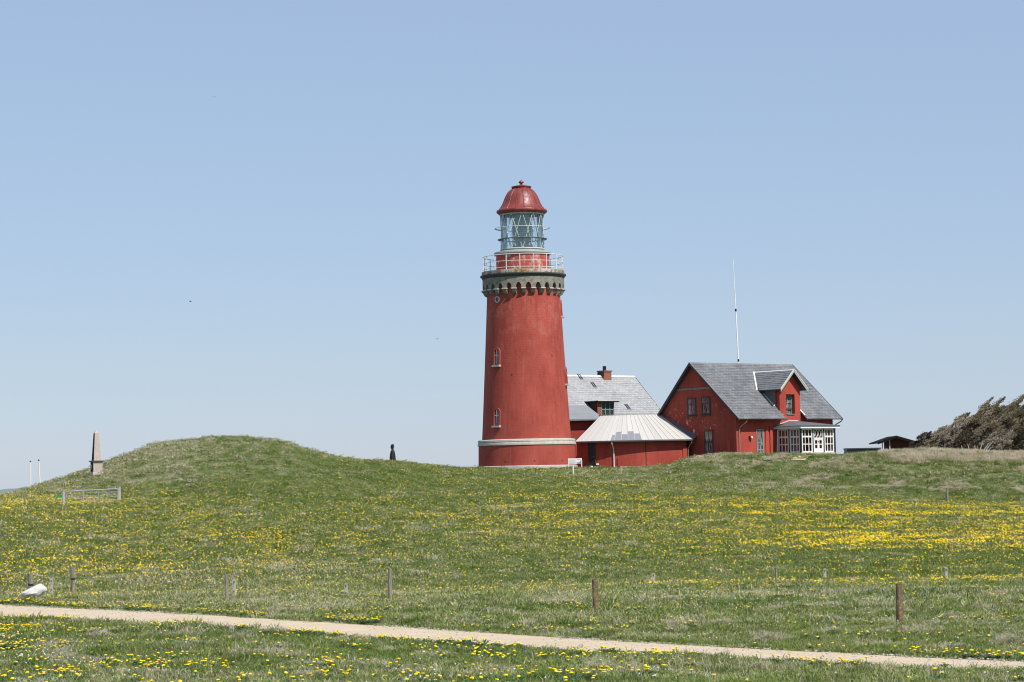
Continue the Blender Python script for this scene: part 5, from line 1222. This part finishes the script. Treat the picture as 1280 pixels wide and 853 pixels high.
def flower_full(seed):
    """flower heads, stalks and a leaf rosette of one plant in one mesh"""
    r = random.Random(seed); hv = head_mesh(10, .025); V = list(hv.v); F = list(hv.f); H = r.uniform(.07, .13); V = [(a, b, c + H) for a, b, c in V]; mi = [0] * len(F)
    st = MB(); st.tube([(0, 0, -.02), (0, 0, H)], .003, 4, cap=False)
    for k in range(7):
        a = 6.283 * k / 7 + r.uniform(-.3, .3); L = r.uniform(.09, .17); c, s = math.cos(a), math.sin(a)
        st.poly([(0, 0, .01), (c * L * .5 - s * .022, s * L * .5 + c * .022, .06), (c * L, s * L, .045), (c * L * .5 + s * .022, s * L * .5 - c * .022, .06)])
    o = len(V); V += st.v; F += [tuple(o + i for i in f) for f in st.f]; mi += [1] * len(st.f)
    me = bpy.data.meshes.new('dandelion'); me.from_pydata(V, [], F); me.materials.append(MATS['dandelion_yellow']); me.materials.append(MATS['dandelion_leaf']); me.polygons.foreach_set('material_index', mi); me.update(); return me
def dandelions():
    x, y = area_points(44, 33, 208, 1.3); z = height(x, y); px, py = proj(np.stack([x, y, z], -1))
    dn = interp2(FX, FY, FT, np.clip(px, 0, 1280), np.clip(py, 560, 853))
    dn = np.where(np.abs(px - 640) > 640, np.maximum(dn * .8, .1), dn)
    cl = fbm(x, y, .45, 3); cl2 = fbm(x + 90, y, 1.5, 2); cl3 = fbm(x * .35 + 33, y, .28, 2)
    clump = np.clip((cl - .30) * 3.2, .05, 2.2) * np.clip((cl2 - .28) * 3, .1, 2) * np.clip((cl3 - .2) * 2.2, .3, 1.8); even = np.interp(px, [0, 500, 900], [.55, .45, .1]) * (y > 95)
    dn = dn * (clump * (1 - even) + .42 * even) * .60
    pd = path_dist(x, y); near = y < 90; dn = np.where(near, dn * np.clip((fbm(x + 7, y, .9, 2) - .44) * 9, .12, 2.6), dn)
    dn = np.where((pd > .05) & (pd < 1.0) & (fbm(x, y, .35, 2) > .50 + .06 * np.clip(px / 1280, 0, 1)), np.maximum(dn, .5), dn)
    dn = np.where(near, dn * .9, dn * 1.35 * np.interp(px, [0, 560, 760, 1280], [.74, .70, .95, 1.3])); dn = np.where(pd < .05, 0, dn)
    ok = (rng.random(len(x)) < dn) & (np.hypot(x - TX, y - TY) > 5)
    x, y, z, px, py = x[ok], y[ok], z[ok], px[ok], py[ok]; print('dandelions', len(x))
    vis = (px > 2) & (px < 1278) & (py < 851); order = np.argsort(np.where(vis, y, 1e6)); top = order[:300]; rest = order[300:]
    fm = [flower_full(k) for k in range(6)]
    for j, i in enumerate(top):
        o = put('dandelion', fm[j % 6], None, (x[i], y[i], z[i]), rng.uniform(0, 6.28)); s = rng.uniform(.95, 1.4); o.scale = (s * 1.05, s * 1.05, s)
        tag(o, 'yellow dandelion flowering in the grass nearest the camera', 'flower', 'dandelions in the foreground grass')
    xr, yr, zr = x[rest], y[rest], z[rest]; n = len(rest); s = rng.uniform(.9, 1.35, n) * np.where(yr > 95, 1.12, 1)
    heads = []
    for k in range(3): hm = head_mesh(7, .026); hm.v = [(a, b, c + .10 + .02 * k) for a, b, c in hm.v]; heads.append(hm.mesh('dandelion_head', 'dandelion_yellow'))
    kind = np.where(yr < 95, rng.integers(0, 6, n), 6 + rng.integers(0, 3, n)); tilt = np.where(yr < 95, .15, .45)
    rot = np.stack([np.abs(rng.normal(.25, 1, n)) * tilt, rng.normal(0, 1, n) * tilt, rng.uniform(-.6, .6, n)], -1)
    instancer('dandelion_meadow', np.stack([xr, yr, zr + .02], -1), rot, np.stack([s, s, s], -1), kind, fm + heads)
    # broad dark rosettes along the path
    # daisies: white specks
    x, y = area_points(22, 34, 100, 1.2); z = height(x, y); px, py = proj(np.stack([x, y, z], -1))
    g = lambda cx, cy, sx, sy: np.exp(-((px - cx) / sx) ** 2 - ((py - cy) / sy) ** 2)
    dn = 1.0 * g(880, 748, 130, 16) + .8 * g(1060, 755, 150, 18) + .8 * g(60, 830, 90, 30) + .35 * g(880, 800, 100, 6) + .25 * g(640, 845, 200, 16) + .03
    dn *= np.clip((fbm(x, y, .8, 3) - .38) * 5, 0, 1.5) * .4; ok = (rng.random(len(x)) < dn) & (path_dist(x, y) > .1); x, y, z = x[ok], y[ok], z[ok]; n = len(x)
    hm = head_mesh(7, .013); hm.v = [(a, b, c + .07) for a, b, c in hm.v]; s = rng.uniform(.8, 1.3, n); instancer('daisy_meadow', np.stack([x, y, z + .03], -1), eul(n, .35), np.stack([s, s, s], -1), np.zeros(n, int), [hm.mesh('daisy_head', 'daisy_white')]); print('daisies', n)
dandelions()

# loose pebbles along both edges of the path, pale hummocks and dead stalks in the near grass
def path_bits():
    x = rng.uniform(-22, 24, 9000); e = rng.random(9000) < .55
    y = np.where(e, edge_y(ft, x), edge_y(fb, x)) + np.where(e, 1, -1) * rng.exponential(.16, 9000) - np.where(e, 1, -1) * .12
    y = np.where(rng.random(9000) < .35, edge_y(fb, x) + rng.random(9000) * (edge_y(ft, x) - edge_y(fb, x)), y)
    ok = fbm(x, y * .3, .6, 3) > .42; x, y = x[ok], y[ok]; n = len(x); s = np.clip(rng.lognormal(-.4, .5, n) * .028, .008, .045)
    ms = []
    for k in range(3):
        bm = bmesh.new(); bmesh.ops.create_icosphere(bm, subdivisions=1, radius=1); q = random.Random(k)
        for v in bm.verts: v.co = Vector((v.co.x * q.uniform(.8, 1.2), v.co.y * q.uniform(.6, 1), v.co.z * q.uniform(.4, .7)))
        me = bpy.data.meshes.new('pebble'); bm.to_mesh(me); bm.free(); me.materials.append(MATS['pale_stone']); ms.append(me)
    instancer('path_pebbles', np.stack([x, y, height(x, y) + .008], -1), eul(n, .3), np.stack([s, s, s], -1), rng.integers(0, 3, n), ms)
    # hummocks: flattened domes of pale matted grass
    x, y = area_points(.10, 40, 100, 1.2); spots = [hit(a, b, 35, 120, False) for a, b in ((720, 778), (1082, 768), (78, 832), (1262, 806), (905, 777), (590, 757), (618, 768), (350, 795), (1130, 790), (1003, 762), (480, 758), (1190, 770), (130, 800), (420, 835))]
    x = np.concatenate([x, [p[0] for p in spots if p is not None]]); y = np.concatenate([y, [p[1] for p in spots if p is not None]])
    ok = path_dist(x, y) > .5; x, y = x[ok], y[ok]; pts = []
    for a, b in zip(x, y):
        R = rng.uniform(.18, .5); m_ = int(14 + R * 50); t = rng.uniform(0, 6.28, m_); q = R * np.sqrt(rng.random(m_)); pts += [(a + 1.5 * u * math.cos(v), b + u * math.sin(v), .10 * (1 - (u / R) ** 2)) for u, v in zip(q, t)]
    pts = np.array(pts); z = height(pts[:, 0], pts[:, 1]) + pts[:, 2]; n = len(pts); s = rng.uniform(.5, 1.0, n)
    instancer('matted_hummocks', np.stack([pts[:, 0], pts[:, 1], z], -1), eul(n, .35), np.stack([s, s, s * .8], -1), rng.integers(0, 3, n), [tuft(80 + k, 40, .14, .03, .10, .010, 2.2, 'dry_blade') for k in range(3)], np.full(n, .85))
    x, y = area_points(2.2, 33, 58, 1.2); px = 640 + x / y * FPX; ok = (rng.random(len(x)) < np.clip((px - 500) / 700, .04, .8)) & (path_dist(x, y) > .15) & (y < edge_y(fb, x) + 0 * x); x, y = x[ok], y[ok]; n = len(x); s = rng.uniform(.5, 1.1, n)
    instancer('dead_stalks', np.stack([x, y, height(x, y)], -1), eul(n, .12), np.stack([s, s, s], -1), rng.integers(0, 3, n), [tuft(90 + k, 5, .07, .20, .42, .006, .35, 'dry_blade') for k in range(3)], np.full(n, .8))
path_bits()
